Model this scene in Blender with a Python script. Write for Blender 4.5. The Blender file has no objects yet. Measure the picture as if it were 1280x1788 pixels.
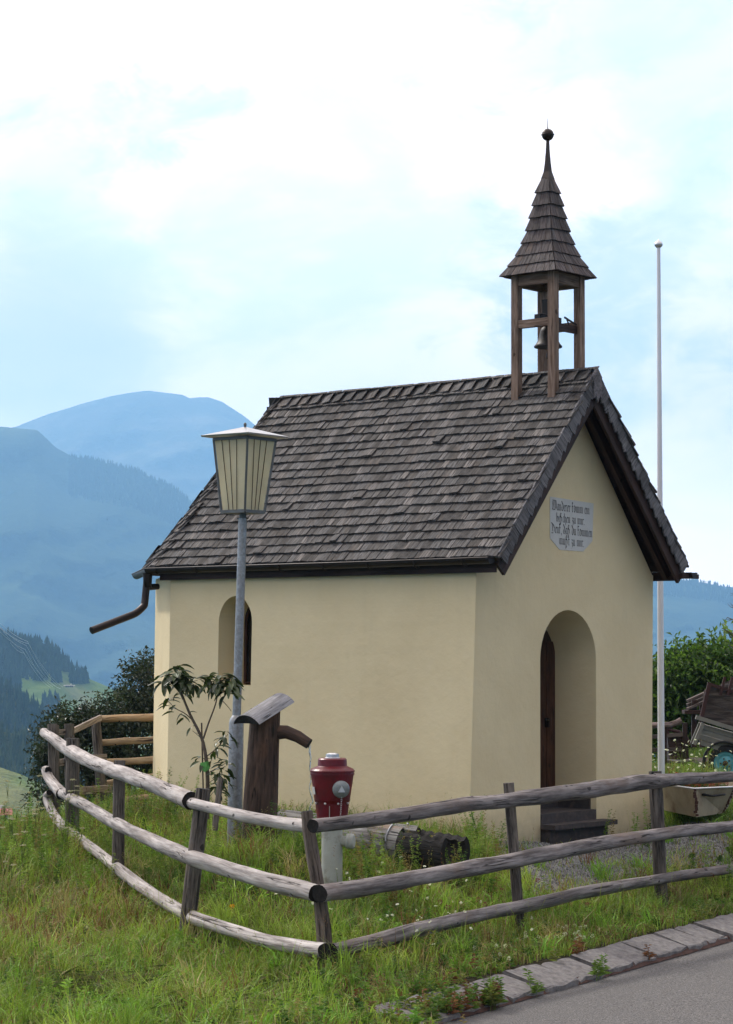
import bpy, math, random
import numpy as np
from mathutils import Vector, Matrix, noise as mnoise

R = random.Random(11)
NR = np.random.default_rng(5)
PI = math.pi
S = bpy.context.scene
COL = S.collection

# ------------------------------------------------------------------ camera
FPX = 4000.0
PITCH, ROLL = 0.0598, 0.0032
cam_d = bpy.data.cameras.new('camera')
cam = bpy.data.objects.new('camera', cam_d); COL.objects.link(cam)
cam_d.sensor_fit = 'HORIZONTAL'; cam_d.sensor_width = 36.0
cam_d.lens = 36.0 * FPX / 1280.0
cam_d.clip_start = 0.1; cam_d.clip_end = 40000
CZ = 1.904
cF = Vector((0, math.cos(PITCH), math.sin(PITCH)))
_x = Vector((1, 0, 0)); _u = _x.cross(cF)
cX = _x * math.cos(ROLL) + _u * math.sin(ROLL)
cU = -_x * math.sin(ROLL) + _u * math.cos(ROLL)
cam.matrix_world = Matrix(((cX.x, cU.x, -cF.x, 0), (cX.y, cU.y, -cF.y, 0), (cX.z, cU.z, -cF.z, CZ), (0, 0, 0, 1)))
S.camera = cam
S.render.resolution_x = 733; S.render.resolution_y = 1024

def at(px, py, Y):
    """point of the world seen at photo pixel (px,py) at distance Y"""
    d = cF * FPX + cX * (px - 640) - cU * (py - 894)
    return Vector((0, 0, CZ)) + d * (Y / d.y)

# ------------------------------------------------------------------ light
SUN_AZ = math.radians(-46); SUN_EL = math.radians(43)
world = bpy.data.worlds.new('World'); S.world = world; world.use_nodes = True
def build_world():
    nt = world.node_tree; nt.nodes.clear(); N = nt.nodes.new; L = nt.links.new
    out = N('ShaderNodeOutputWorld'); bg = N('ShaderNodeBackground'); bg.inputs['Strength'].default_value = 0.1
    sky = N('ShaderNodeTexSky'); sky.sky_type = 'NISHITA'; sky.sun_disc = False
    sky.sun_elevation = SUN_EL; sky.sun_rotation = SUN_AZ; sky.air_density = 1.0; sky.dust_density = 1.2; sky.altitude = 1200
    tc = N('ShaderNodeTexCoord')
    def noise(scale, det, rough, mp, dist=0.0):
        m = N('ShaderNodeMapping'); m.inputs['Scale'].default_value = mp[0]; m.inputs['Location'].default_value = mp[1]
        L(tc.outputs['Generated'], m.inputs['Vector'])
        n = N('ShaderNodeTexNoise'); n.inputs['Scale'].default_value = scale; n.inputs['Detail'].default_value = det
        n.inputs['Roughness'].default_value = rough; n.inputs['Distortion'].default_value = dist
        L(m.outputs[0], n.inputs['Vector']); return n.outputs['Fac']
    def mth(op, a, b=None, clamp=False):
        n = N('ShaderNodeMath'); n.operation = op; n.use_clamp = clamp
        for i, q in enumerate((a, b)):
            if q is None: continue
            if isinstance(q, (int, float)): n.inputs[i].default_value = q
            else: L(q, n.inputs[i])
        return n.outputs[0]
    def rng(v, a, b, c=0, d=1):
        n = N('ShaderNodeMapRange'); n.interpolation_type = 'SMOOTHSTEP'
        for i, q in enumerate((a, b, c, d)): n.inputs[i + 1].default_value = q
        L(v, n.inputs[0]); return n.outputs[0]
    def mix(f, a, b):
        n = N('ShaderNodeMix'); n.data_type = 'RGBA'
        L(f, n.inputs[0])
        for s, q in ((6, a), (7, b)):
            if isinstance(q, tuple): n.inputs[s].default_value = (*q, 1)
            else: L(q, n.inputs[s])
        return n.outputs[2]
    big = noise(5.0, 8, 0.55, ((1, 1, 2.0), (0.37, 0.0, 0.11)), 0.3)
    fine = noise(22.0, 8, 0.6, ((1, 1, 1.7), (1.3, 0.2, 0.0)), 0.5)
    s = mth('ADD', mth('MULTIPLY', big, 0.72), mth('MULTIPLY', fine, 0.28))
    cloud = rng(s, 0.37, 0.48)                      # cover
    g = noise(7.0, 6, 0.55, ((1, 1, 2.4), (4.1, 2.0, 0.9)), 0.4)
    grey = rng(g, 0.38, 0.60)
    ccol = mix(grey, (CLOUD * 1.32, CLOUD * 1.06, CLOUD * .94), (CLOUD * .88, CLOUD * .84, CLOUD * .83))
    skyb = N('ShaderNodeMix'); skyb.data_type = 'RGBA'; skyb.blend_type = 'MIX'
    skyb.inputs[0].default_value = 0.72
    L(sky.outputs[0], skyb.inputs[6]); skyb.inputs[7].default_value = (12.6, 13.0, 14.0, 1)
    # thin cloud glows towards the veiled sun and is duller away from it
    dt = N('ShaderNodeVectorMath'); dt.operation = 'DOT_PRODUCT'; L(tc.outputs['Generated'], dt.inputs[0])
    dt.inputs[1].default_value = (math.sin(SUN_AZ) * math.cos(SUN_EL), math.cos(SUN_AZ) * math.cos(SUN_EL), math.sin(SUN_EL))
    gl = rng(dt.outputs['Value'], -0.5, 0.75, 0.36, 1.2)
    gm = N('ShaderNodeCombineColor'); [L(gl, gm.inputs[i]) for i in range(3)]
    mm = N('ShaderNodeMix'); mm.data_type = 'RGBA'; mm.blend_type = 'MULTIPLY'; mm.inputs[0].default_value = 1; L(ccol, mm.inputs[6]); L(gm.outputs[0], mm.inputs[7])
    col = mix(cloud, skyb.outputs[2], mm.outputs[2])
    # broad cloud modelling: blue gap high on the right, grey-blue cloud banks low on the left and mid sky
    wob = mth('MULTIPLY', mth('SUBTRACT', fine, 0.5), 0.07)
    def patch(px, py, r0, r1, colr, amt, c0):
        d = cF * FPX + cX * (px - 640) - cU * (py - 894); d.normalize()
        v = N('ShaderNodeVectorMath'); v.operation = 'DISTANCE'; L(tc.outputs['Generated'], v.inputs[0]); v.inputs[1].default_value = d
        k = rng(mth('ADD', v.outputs['Value'], wob), r0, r1, amt, 0)
        return mix(k, c0, colr)
    col = patch(1230, 90, .02, .10, (9.6, 11.6, 13.2), .70, col)
    col = patch(1180, 560, .02, .075, (12.6, 13.2, 14.0), .35, col)
    col = patch(60, 600, .02, .085, (9.2, 9.6, 10.2), .75, col)
    col = patch(150, 480, .01, .05, (10.4, 10.6, 11.2), .55, col)
    col = patch(560, 460, .02, .10, (13.2, 13.6, 14.0), .35, col)
    col = patch(260, 330, .01, .07, (13.0, 13.8, 14.2), .4, col)
    col = patch(620, 120, .01, .08, (14.0, 14.2, 14.4), .35, col)
    # below the horizon the world is only a dull ground tone
    sep = N('ShaderNodeSeparateXYZ'); L(tc.outputs['Generated'], sep.inputs[0])
    low = rng(sep.outputs['Z'], 0.14, 0.02, 0, .75)
    lm = N('ShaderNodeMix'); lm.data_type = 'RGBA'; lm.blend_type = 'MULTIPLY'; lm.inputs[0].default_value = 1; lm.inputs[6].default_value = (CLOUD * 2.3, CLOUD * 1.95, CLOUD * 1.6, 1); L(gm.outputs[0], lm.inputs[7])
    col = mix(low, col, lm.outputs[2])
    up = rng(sep.outputs['Z'], -0.06, -0.01)
    col = mix(up, (0.9, 1.2, 1.3), col)
    L(col, bg.inputs['Color']); L(bg.outputs[0], out.inputs['Surface'])
CLOUD = 14.9
build_world()
sd = bpy.data.lights.new('sun', 'SUN'); sd.energy = 3.0; sd.angle = math.radians(3); sd.color = (1.0, 0.95, 0.87)
sun = bpy.data.objects.new('sun', sd); COL.objects.link(sun)
sdir = Vector((math.sin(SUN_AZ) * math.cos(SUN_EL), math.cos(SUN_AZ) * math.cos(SUN_EL), math.sin(SUN_EL)))
sun.rotation_euler = sdir.to_track_quat('Z', 'Y').to_euler()
vs = S.view_settings
S.display_settings.display_device = 'sRGB'
vs.view_transform = 'Standard'; vs.look = 'None'; vs.exposure = 0.14; vs.gamma = 1.0; vs.use_curve_mapping = False
S.cycles.volume_bounces = 1

# ------------------------------------------------------------------ materials
class MT:
    def __init__(s, name, rough=0.9, spec=0.3):
        s.m = bpy.data.materials.new(name); s.m.use_nodes = True; s.nt = s.m.node_tree
        s.b = s.nt.nodes['Principled BSDF']; s.b.inputs['Roughness'].default_value = rough
        s.b.inputs['Specular IOR Level'].default_value = spec
    def N(s, t): return s.nt.nodes.new(t)
    def L(s, a, b): s.nt.links.new(a, b)
    def attr(s, n):
        a = s.N('ShaderNodeAttribute'); a.attribute_name = n; return a
    def geo(s): return s.N('ShaderNodeNewGeometry').outputs['Position']
    def noise(s, vec, scale, detail=4, rough=0.55, mp=(1, 1, 1), dist=0.0):
        m = s.N('ShaderNodeMapping'); m.inputs['Scale'].default_value = mp; s.L(vec, m.inputs['Vector'])
        n = s.N('ShaderNodeTexNoise'); n.inputs['Scale'].default_value = scale; n.inputs['Detail'].default_value = detail
        n.inputs['Roughness'].default_value = rough; n.inputs['Distortion'].default_value = dist
        s.L(m.outputs[0], n.inputs['Vector']); return n.outputs['Fac']
    def rng(s, v, a, b, c=0.0, d=1.0):
        n = s.N('ShaderNodeMapRange')
        for i, q in enumerate((a, b, c, d)): n.inputs[i + 1].default_value = q
        s.L(v, n.inputs[0]); return n.outputs[0]
    def mix(s, f, a, b, mode='MIX'):
        n = s.N('ShaderNodeMix'); n.data_type = 'RGBA'; n.blend_type = mode
        if isinstance(f, (int, float)): n.inputs[0].default_value = f
        else: s.L(f, n.inputs[0])
        for k, q in ((6, a), (7, b)):
            if isinstance(q, tuple): n.inputs[k].default_value = (*q, 1)
            else: s.L(q, n.inputs[k])
        return n.outputs[2]
    def math(s, op, a, b):
        n = s.N('ShaderNodeMath'); n.operation = op
        for i, q in enumerate((a, b)):
            if isinstance(q, (int, float)): n.inputs[i].default_value = q
            else: s.L(q, n.inputs[i])
        return n.outputs[0]
    def bump(s, h, strength=0.5, dist=0.01):
        n = s.N('ShaderNodeBump'); n.inputs['Strength'].default_value = strength; n.inputs['Distance'].default_value = dist
        s.L(h, n.inputs['Height']); s.L(n.outputs[0], s.b.inputs['Normal'])
    def col(s, c):
        if isinstance(c, tuple): s.b.inputs['Base Color'].default_value = (*c, 1)
        else: s.L(c, s.b.inputs['Base Color'])
    def tint(s, c, amt=1.0):
        t = s.attr('tint'); return s.mix(amt, c, t.outputs['Color'], 'MULTIPLY')

def wood(name, dark, light, crackc, grain=26.0, crack=0.62, rough=0.88, stain=None, tint=False, bumpd=0.006, along=1.2):
    m = MT(name, rough, 0.25); g = m.attr('gc').outputs['Vector']
    n1 = m.noise(g, grain, 6, 0.65, (along / grain * 2.2, 1, 1), 0.25)
    n2 = m.noise(g, 3.0, 4, 0.6, (0.5, 1.6, 1.6))
    n3 = m.noise(g, grain * 3.2, 5, 0.6, (along / grain * 1.4, 1, 1), 0.1)
    c = m.mix(m.rng(m.math('ADD', m.math('MULTIPLY', n1, .6), m.math('MULTIPLY', n3, .4)), .41, .575), dark, light)
    c = m.mix(m.rng(n2, .38, .68, 0, .6), c, tuple(.55 * a + .1 * b for a, b in zip(dark, light)))
    if stain: c = m.mix(m.rng(m.noise(g, 2.1, 5, .65, (.7, 1.3, 1.3)), .55, .7, 0, .75), c, stain)
    ck = m.noise(g, grain * 0.8, 3, 0.5, (along / grain * .55, 1.0, 1.0), 0.15)
    cm = m.math('ABSOLUTE', m.math('SUBTRACT', ck, .5), 0)
    k = m.math('MULTIPLY', m.rng(cm, .003, .013, 1, 0), m.rng(m.noise(g, 4.0, 3, .6, (.6, 1, 1)), .45, .53))
    k = m.math('MAXIMUM', k, m.rng(ck, crack + .12, crack + .14))
    c = m.mix(k, c, crackc)
    kn = m.noise(g, 9.0, 1, 0.4, (.8, 1, 1)); c = m.mix(m.rng(kn, .74, .77, 0, .85), c, crackc)
    if tint: c = m.tint(c)
    m.col(c)
    h = m.math('SUBTRACT', m.math('ADD', m.math('MULTIPLY', n1, .7), m.math('MULTIPLY', n3, .35)), m.math('MULTIPLY', k, 1.2))
    m.bump(h, .8, bumpd)
    return m.m

def plain(name, c, rough=.5, metal=0.0, var=.12, scale=14.0, bump=0.0, c2=None, thr=(.5, .7), spec=.4):
    m = MT(name, rough, spec); m.b.inputs['Metallic'].default_value = metal
    p = m.attr('gc').outputs['Vector']
    n = m.noise(p, scale, 6, .65)
    cc = m.mix(m.rng(n, .3, .7), tuple(x * (1 - var) for x in c), tuple(min(1, x * (1 + var)) for x in c))
    if c2: cc = m.mix(m.rng(m.noise(p, scale * .6, 8, .7), *thr), cc, c2)
    m.col(cc)
    if bump: m.bump(m.noise(p, scale * 3, 5, .6), .5, bump)
    return m.m

def plaster():
    m = MT('cream_render', .95, .15); p = m.geo()
    n = m.noise(p, 1.1, 5, .6); n2 = m.noise(p, 9, 5, .6); n3 = m.noise(p, 140, 4, .6)
    c = m.mix(m.rng(n, .35, .7), WALLC, tuple(x * k for x, k in zip(WALLC, (.90, .885, .86))))
    c = m.mix(m.rng(n2, .45, .8, 0, .35), c, tuple(x * k for x, k in zip(WALLC, (.93, .93, .95))))
    sx = m.noise(p, 6, 5, .6, (1, 1, .12)); c = m.mix(m.rng(sx, .56, .75, 0, .22), c, tuple(x * .78 for x in WALLC))
    # rain splash dirt near the foot
    sep = m.N('ShaderNodeSeparateXYZ'); m.L(p, sep.inputs[0])
    z = m.math('ADD', sep.outputs['Z'], m.math('MULTIPLY', m.noise(p, 7, 5, .7), -.35))
    c = m.mix(m.rng(z, -.25, .12, .6, 0), c, (.24, .21, .15))
    m.col(c)
    m.bump(m.math('ADD', m.math('MULTIPLY', n2, 3.0), m.math('MULTIPLY', n3, .8)), .32, .008)
    return m.m
WALLC = (.715, .60, .38)

def leafmat(name, trans=.35, rough=.5, spec=.35):
    m = MT(name, rough, spec)
    t = m.attr('tint'); m.col(t.outputs['Color'])
    out = m.nt.nodes['Material Output']
    tr = m.N('ShaderNodeBsdfTranslucent'); mx = m.N('ShaderNodeMixShader')
    br = m.N('ShaderNodeMix'); br.data_type = 'RGBA'; br.blend_type = 'MULTIPLY'; br.inputs[0].default_value = 1
    m.L(t.outputs['Color'], br.inputs[6]); br.inputs[7].default_value = (1.6, 1.9, .8, 1)
    m.L(br.outputs[2], tr.inputs['Color'])
    mx.inputs[0].default_value = trans
    m.L(m.b.outputs[0], mx.inputs[1]); m.L(tr.outputs[0], mx.inputs[2]); m.L(mx.outputs[0], out.inputs['Surface'])
    return m.m

M = {}
M['wall'] = plaster()
M['shingle'] = wood('weathered_shingle', (.016, .013, .012), (.150, .140, .135), (.008, .007, .007), 48, .66, .8, (.075, .058, .046), True, .004)
M['spire_shingle'] = wood('spire_shingle_wood', (.035, .027, .026), (.145, .125, .122), (.02, .016, .015), 60, .68, .8, (.12, .085, .07), True, .003)
M['verge_wood'] = wood('grey_verge_wood', (.070, .066, .068), (.20, .192, .20), (.02, .018, .018), 50, .68, .8, None, True, .003)
M['soffit'] = wood('dark_stained_wood', (.022, .011, .008), (.06, .030, .022), (.008, .005, .004), 30, .66, .6)
M['belfry'] = wood('larch_post_wood', (.12, .075, .052), (.32, .225, .17), (.05, .03, .02), 34, .67, .8, (.26, .20, .16))
M['darkmetal'] = plain('dark_brown_metal', (.028, .020, .018), .42, .55, .2, 9)
M['bronze'] = plain('bell_bronze', (.022, .018, .017), .5, .3, .25, 12)
M['rail'] = wood('silver_weathered_log', (.22, .195, .185), (.58, .54, .515), (.035, .028, .024), 17, .60, .85, (.31, .27, .245), True, .008, .8)
M['rail_dark'] = wood('shaded_weathered_log', (.085, .073, .071), (.30, .272, .265), (.022, .018, .017), 17, .59, .85, (.16, .12, .10), True, .008, .8)  # weathered log colour with the chapel's shade painted in, for the right fence
M['rail_tan'] = wood('tan_log', (.24, .165, .095), (.46, .34, .21), (.05, .03, .02), 17, .62, .8, (.34, .20, .08), True, .006)
M['post'] = wood('dark_weathered_post', (.035, .029, .025), (.165, .14, .12), (.015, .012, .01), 20, .58, .9, (.10, .075, .055), True, .01)
M['endgrain'] = plain('dark_cut_end', (.009, .007, .006), .95, 0, .5, 40, .004, (.028, .022, .019))
M['fountain'] = wood('brown_fountain_log', (.030, .019, .014), (.115, .070, .050), (.012, .008, .006), 18, .62, .8, (.16, .080, .045), False, .01)
M['fountain_roof'] = wood('grey_slab_wood', (.17, .165, .17), (.33, .32, .33), (.03, .03, .03), 24, .66, .8, None)
M['trough'] = wood('grey_trough_log', (.15, .14, .13), (.36, .35, .33), (.03, .028, .025), 15, .62, .85, (.22, .15, .10), False, .008)
M['charred'] = wood('charred_log', (.012, .011, .010), (.04, .036, .033), (.005, .005, .005), 15, .6, .9, None, False, .01)
M['galv'] = plain('galvanised_steel', (.25, .255, .26), .48, .55, .22, 34, .0005, (.33, .35, .37), (.5, .62))
M['lampmetal'] = plain('lamp_aluminium', (.42, .42, .41), .33, .8, .1, 12, 0, (.40, .38, .35), (.6, .75))
M['lampframe'] = plain('lamp_grey_frame', (.12, .125, .125), .5, .5, .15, 12)
M['red'] = plain('red_paint', (.115, .003, .008), .38, 0, .25, 10, .0006, (.075, .005, .008), (.5, .66), .4)
M['hyd_col'] = plain('pale_grey_paint', (.34, .35, .31), .6, 0, .12, 8, .0005, (.20, .19, .15), (.54, .68))
M['cap'] = plain('grey_coupling', (.20, .22, .22), .5, .3, .2, 25)
M['alu'] = plain('bright_aluminium', (.6, .6, .6), .35, .8, .1, 20)
M['white'] = plain('white_pole_paint', (.66, .67, .70), .5, 0, .05, 3, 0, (.50, .50, .52), (.62, .75))
M['door'] = wood('dark_door_wood', (.030, .011, .006), (.085, .034, .018), (.012, .005, .003), 12, .68, .45)
M['stone_dark'] = plain('dark_step_stone', (.045, .038, .038), .8, 0, .3, 18, .004, (.085, .06, .052))
M['kerb'] = plain('kerb_slab_stone', (.135, .125, .122), .9, 0, .45, 22, .010, (.20, .19, .175), (.52, .66))
M['rust'] = plain('rust', (.055, .024, .016), .9, 0, .4, 25, .002)  # tub rust; also colours the dirt and painted shadow line below the kerb
M['sign'] = plain('whitewashed_panel', (.52, .52, .50), .95, 0, .04, 6)
M['ink'] = plain('black_lettering', (.03, .025, .025), .8, 0, .2, 60)
M['leaf'] = leafmat('leaf'); M['grass'] = leafmat('grass_blade', .26, .55, .25)
M['glossleaf'] = leafmat('glossy_leaf', .12, .38, .45)
M['bark'] = plain('bark', (.10, .075, .055), .95, 0, .35, 30, .004)
M['petal'] = plain('white_petal', (.72, .70, .66), .8, 0, .05, 30)
M['cream_enamel'] = plain('rusty_cream_enamel', (.27, .225, .15), .65, 0, .2, 5, .001, (.15, .085, .045), (.50, .68))
M['rubber'] = plain('black_rubber', (.02, .02, .021), .8, 0, .3, 20)
M['cyan'] = plain('turquoise_rim_paint', (.10, .36, .42), .5, 0, .2, 12, 0, (.09, .07, .05), (.62, .72))
M['cart_grey'] = plain('grey_ribbed_steel', (.20, .19, .16), .6, .1, .15, 6, .001, (.18, .14, .10), (.55, .72))
M['cart_wood'] = wood('old_cart_board', (.035, .026, .022), (.15, .12, .105), (.012, .01, .009), 22, .6, .9, (.13, .10, .07))
M['redbrown'] = plain('oxblood_paint', (.045, .016, .013), .7, 0, .3, 10)
M['wire'] = plain('bright_wire', (.62, .64, .66), .4, .3, .05, 1)
M['roof_red'] = plain('red_tile', (.40, .14, .10), .9, 0, .2, 3)
M['houseWall'] = plain('pale_house_wall', (.6, .57, .5), .9, 0, .1, 3)
def mk_pane():
    m = MT('frosted_yellowish_pane', .35, .4)
    p = m.attr('gc').outputs['Vector']
    n = m.noise(p, 5, 4, .6); c = m.mix(m.rng(n, .3, .7), (.80, .76, .60), (.90, .86, .70)); m.col(c)
    tr = m.N('ShaderNodeBsdfTranslucent'); m.L(c, tr.inputs[0]); mx = m.N('ShaderNodeMixShader'); mx.inputs[0].default_value = .62
    m.L(m.b.outputs[0], mx.inputs[1]); m.L(tr.outputs[0], mx.inputs[2]); m.L(mx.outputs[0], m.nt.nodes['Material Output'].inputs['Surface'])
    return m.m
M['pane'] = mk_pane()
def mk_glass(name, col, rough=.05):
    m = MT(name, rough, .5); m.b.inputs['Transmission Weight'].default_value = 1.0; m.b.inputs['IOR'].default_value = 1.33; m.col(col); return m.m
M['water'] = mk_glass('water', (.9, .95, 1.0))
M['darkglass'] = plain('dark_window_glass', (.02, .016, .013), .12, 0, .1, 3, spec=.6)

# ------------------------------------------------------------------ mesh builders
ORIG = {}      # world origin of every parent
class MB:
    def __init__(s): s.v = []; s.f = []; s.g = []; s.mi = []; s.sm = []
    def add(s, vs, fs, gc=None, mi=0, smooth=False):
        o = len(s.v); s.v += [tuple(v) for v in vs]
        s.g += [tuple(x) for x in (gc if gc is not None else vs)]
        for f in fs: s.f.append(tuple(o + i for i in f)); s.mi.append(mi); s.sm.append(smooth)
        return s
    def hexa(s, p, gc=None, mi=0):
        """8 corners: bottom 0-3, top 4-7"""
        return s.add(p, [(0, 3, 2, 1), (4, 5, 6, 7), (0, 1, 5, 4), (1, 2, 6, 5), (2, 3, 7, 6), (3, 0, 4, 7)], gc, mi)
    def box(s, c, size, M3=None, mi=0, gaxis=0, seed=0.0):
        sx, sy, sz = [q / 2 for q in size]; c = Vector(c)
        L = [(-sx, -sy, -sz), (sx, -sy, -sz), (sx, sy, -sz), (-sx, sy, -sz), (-sx, -sy, sz), (sx, -sy, sz), (sx, sy, sz), (-sx, sy, sz)]
        P = [c + (M3 @ Vector(q) if M3 is not None else Vector(q)) for q in L]
        G = [(q[gaxis] + seed * 3, q[(gaxis + 1) % 3] + seed, q[(gaxis + 2) % 3] + seed * 2) for q in L]
        return s.hexa(P, G, mi)
    def beam(s, a, b, w, h, up=(0, 0, 1), mi=0, seed=None):
        a, b = Vector(a), Vector(b); d = (b - a); l = d.length; d.normalize(); up = Vector(up)
        side = d.cross(up).normalized(); u2 = side.cross(d)
        m3 = Matrix((d, side, u2)).transposed()
        return s.box((a + b) / 2, (l, w, h), m3, mi, 0, R.uniform(0, 9) if seed is None else seed)
    def tube(s, pts, rad, n=12, caps=True, mi=0, cmi=None, smooth=True, wob=0.0, seed=0.0, flat=1.0):
        pts = [Vector(p) for p in pts]; N_ = len(pts)
        if isinstance(rad, (int, float)): rad = [rad] * N_
        t0 = (pts[1] - pts[0]).normalized(); ref = Vector((0, 0, 1)) if abs(t0.z) < .9 else Vector((1, 0, 0))
        V = []; G = []; F = []; sl = 0
        for i, p in enumerate(pts):
            t = (pts[min(i + 1, N_ - 1)] - pts[max(i - 1, 0)]).normalized()
            a = t.cross(ref).normalized(); b = a.cross(t).normalized()
            if i: sl += (pts[i] - pts[i - 1]).length
            for k in range(n):
                th = 2 * PI * k / n; r = rad[i]
                if wob: r *= 1 + wob * mnoise.noise(Vector((sl * 2.2 + seed * 7, math.cos(th) * 1.3, math.sin(th) * 1.3 + seed)))
                V.append(p + a * math.cos(th) * r + b * math.sin(th) * r * flat)
                G.append((sl + seed * 5, math.cos(th) * r + seed, math.sin(th) * r + seed * 2))
        for i in range(N_ - 1):
            for k in range(n):
                k2 = (k + 1) % n; F.append((i * n + k, i * n + k2, (i + 1) * n + k2, (i + 1) * n + k))
        s.add(V, F, G, mi, smooth)
        if caps:
            cm = mi if cmi is None else cmi
            s.add(V[:n], [tuple(range(n))[::-1]], G[:n], cm); s.add(V[-n:], [tuple(range(n))], G[-n:], cm)
        return s
    def lathe(s, base, prof, n=24, axis=(0, 0, 1), mi=0, smooth=True, caps=True):
        """prof: list of (radius, height along axis)"""
        base = Vector(base); ax = Vector(axis).normalized(); ref = Vector((1, 0, 0)) if abs(ax.x) < .9 else Vector((0, 1, 0))
        a = ax.cross(ref).normalized(); b = ax.cross(a).normalized(); V = []; F = []
        for r, h in prof:
            for k in range(n):
                th = 2 * PI * k / n; V.append(base + ax * h + (a * math.cos(th) + b * math.sin(th)) * r)
        for i in range(len(prof) - 1):
            for k in range(n):
                k2 = (k + 1) % n; F.append((i * n + k, i * n + k2, (i + 1) * n + k2, (i + 1) * n + k))
        s.add(V, F, None, mi, smooth)
        if caps: s.add(V[:n], [tuple(range(n))[::-1]], None, mi); s.add(V[-n:], [tuple(range(n))], None, mi)
        return s
    def prism(s, poly, depth, mi=0):
        """poly: world points of a planar polygon, extruded by vector depth"""
        n = len(poly); A = [Vector(p) for p in poly]; B = [p + Vector(depth) for p in A]
        F = [tuple(range(n)), tuple(range(2 * n - 1, n - 1, -1))] + [(i, i + n, (i + 1) % n + n, (i + 1) % n) for i in range(n)]
        return s.add(A + B, F, None, mi)
    def build(s, name, mats, parent=None, tint=None, origin=None):
        me = bpy.data.meshes.new(name)
        o0 = ORIG.get(parent.name, Vector()) if parent else (origin or Vector())
        o0 = Vector(o0)
        me.from_pydata([tuple(Vector(v) - o0) for v in s.v], [], s.f)
        if not isinstance(mats, (list, tuple)): mats = [mats]
        for m in mats: me.materials.append(m)
        me.polygons.foreach_set('material_index', s.mi); me.polygons.foreach_set('use_smooth', s.sm)
        a = me.attributes.new('gc', 'FLOAT_VECTOR', 'POINT'); a.data.foreach_set('vector', np.array(s.g, dtype=np.float32).ravel())
        t = me.attributes.new('tint', 'FLOAT_COLOR', 'POINT'); tt = tint or (1, 1, 1)
        t.data.foreach_set('color', np.tile(np.array([*tt, 1], np.float32), len(s.v)))
        me.update()
        o = bpy.data.objects.new(name, me); COL.objects.link(o)
        if parent: o.parent = parent
        else: o.location = o0
        ORIG[o.name] = Vector(o0)
        return o

def npmesh(name, V, F, mat, tint=None, gc=None, parent=None, smooth=False):
    """V (n,3) world, F (m,3) or (m,4)"""
    V = np.asarray(V, np.float32); F = np.asarray(F, np.int32); k = F.shape[1]
    if parent: V = V - np.array(ORIG[parent.name], np.float32)
    me = bpy.data.meshes.new(name)
    me.vertices.add(len(V)); me.vertices.foreach_set('co', V.ravel())
    me.loops.add(F.size); me.loops.foreach_set('vertex_index', F.ravel())
    me.polygons.add(len(F)); me.polygons.foreach_set('loop_start', np.arange(0, F.size, k, dtype=np.int32))
    me.polygons.foreach_set('loop_total', np.full(len(F), k, np.int32))
    me.polygons.foreach_set('use_smooth', np.full(len(F), bool(smooth)))
    me.materials.append(mat)
    if tint is not None:
        t = me.attributes.new('tint', 'FLOAT_COLOR', 'POINT')
        tt = np.ones((len(V), 4), np.float32); tt[:, :3] = tint; t.data.foreach_set('color', tt.ravel())
    a = me.attributes.new('gc', 'FLOAT_VECTOR', 'POINT'); a.data.foreach_set('vector', np.asarray(V if gc is None else gc, np.float32).ravel())
    me.update(calc_edges=True); me.validate()
    o = bpy.data.objects.new(name, me); COL.objects.link(o)
    if parent: o.parent = parent
    ORIG[o.name] = ORIG[parent.name] if parent else Vector()
    return o

def tag(o, label, cat, group=None):
    o['label'] = label; o['category'] = cat
    if group: o['group'] = group
    return o
def thing(name, label, cat, loc, group=None):
    o = bpy.data.objects.new(name, None); COL.objects.link(o); o.location = loc; o.empty_display_size = .2
    ORIG[o.name] = Vector(loc); return tag(o, label, cat, group)
def struct(o): o['kind'] = 'structure'; return o
def stuff(o): o['kind'] = 'stuff'; return o

# ------------------------------------------------------------------ chapel frame
YAW = 0.86798; W_, D_, TOP = 3.22, 4.339, 2.712
CA = Vector((math.cos(YAW), math.sin(YAW), 0)); CV = Vector((-math.sin(YAW), math.cos(YAW), 0)); CC = Vector((1.106, 23.0, 0))
def L3(u, w, z): return CC + CA * u + CV * w + Vector((0, 0, z))

# ------------------------------------------------------------------ ground height
def rfY(px): return 11.21 / (.658 - (px - 640) / 4000)                     # right fence
def lfY(px): return float(np.interp(px, [60, 80, 128, 208, 343, 565], [24.8, 24.3, 23.0, 20.7, 18.2, 16.5]))
ROADZ = -.60
_cp = []
for px, py, Y in [(568, 1690, 16.6), (325, 1622, 18.3), (205, 1556, 20.7), (126, 1480, 23.1), (95, 1455, 24.4),
                  (910, 1648, rfY(910)), (1157, 1596, rfY(1157)), (1290, 1562, rfY(1290)),
                  (455, 1510, 21.3), (410, 1492, 20.3), (585, 1545, 19.6), (720, 1522, 20.6), (820, 1490, 22.0),
                  (0, 1788, 14.6), (300, 1788, 14.8), (640, 1788, 15.2), (-60, 1640, 17.5), (0, 1520, 20.8), (60, 1470, 23.5),
                  (1280, 1484, 24.2), (1210, 1434, 25.2), (1220, 1362, 28.5), (1290, 1366, 32), (1155, 1380, 28), (1040, 1495, 23.6),
                  (230, 1428, 27.0), (160, 1425, 27.5)]:
    p = at(px, py, Y); _cp.append((p.x, p.y, p.z))
for px, py in [(88, 1408), (112, 1444), (165, 1484), (215, 1524), (265, 1560), (320, 1593), (400, 1624), (500, 1650), (566, 1660)]:
    p = at(px, py, lfY(px)); _cp.append((p.x, p.y, p.z - .20)); _cp.append((p.x * .93, p.y * .93, p.z - .30))
_cp += [tuple(L3(0, 0, 0)), tuple(L3(W_, 0, -.125)), tuple(L3(0, D_, .1)), tuple(L3(W_ + .3, D_, .2)), tuple(L3(W_ / 2, D_ + 2, 0.05))]
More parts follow.
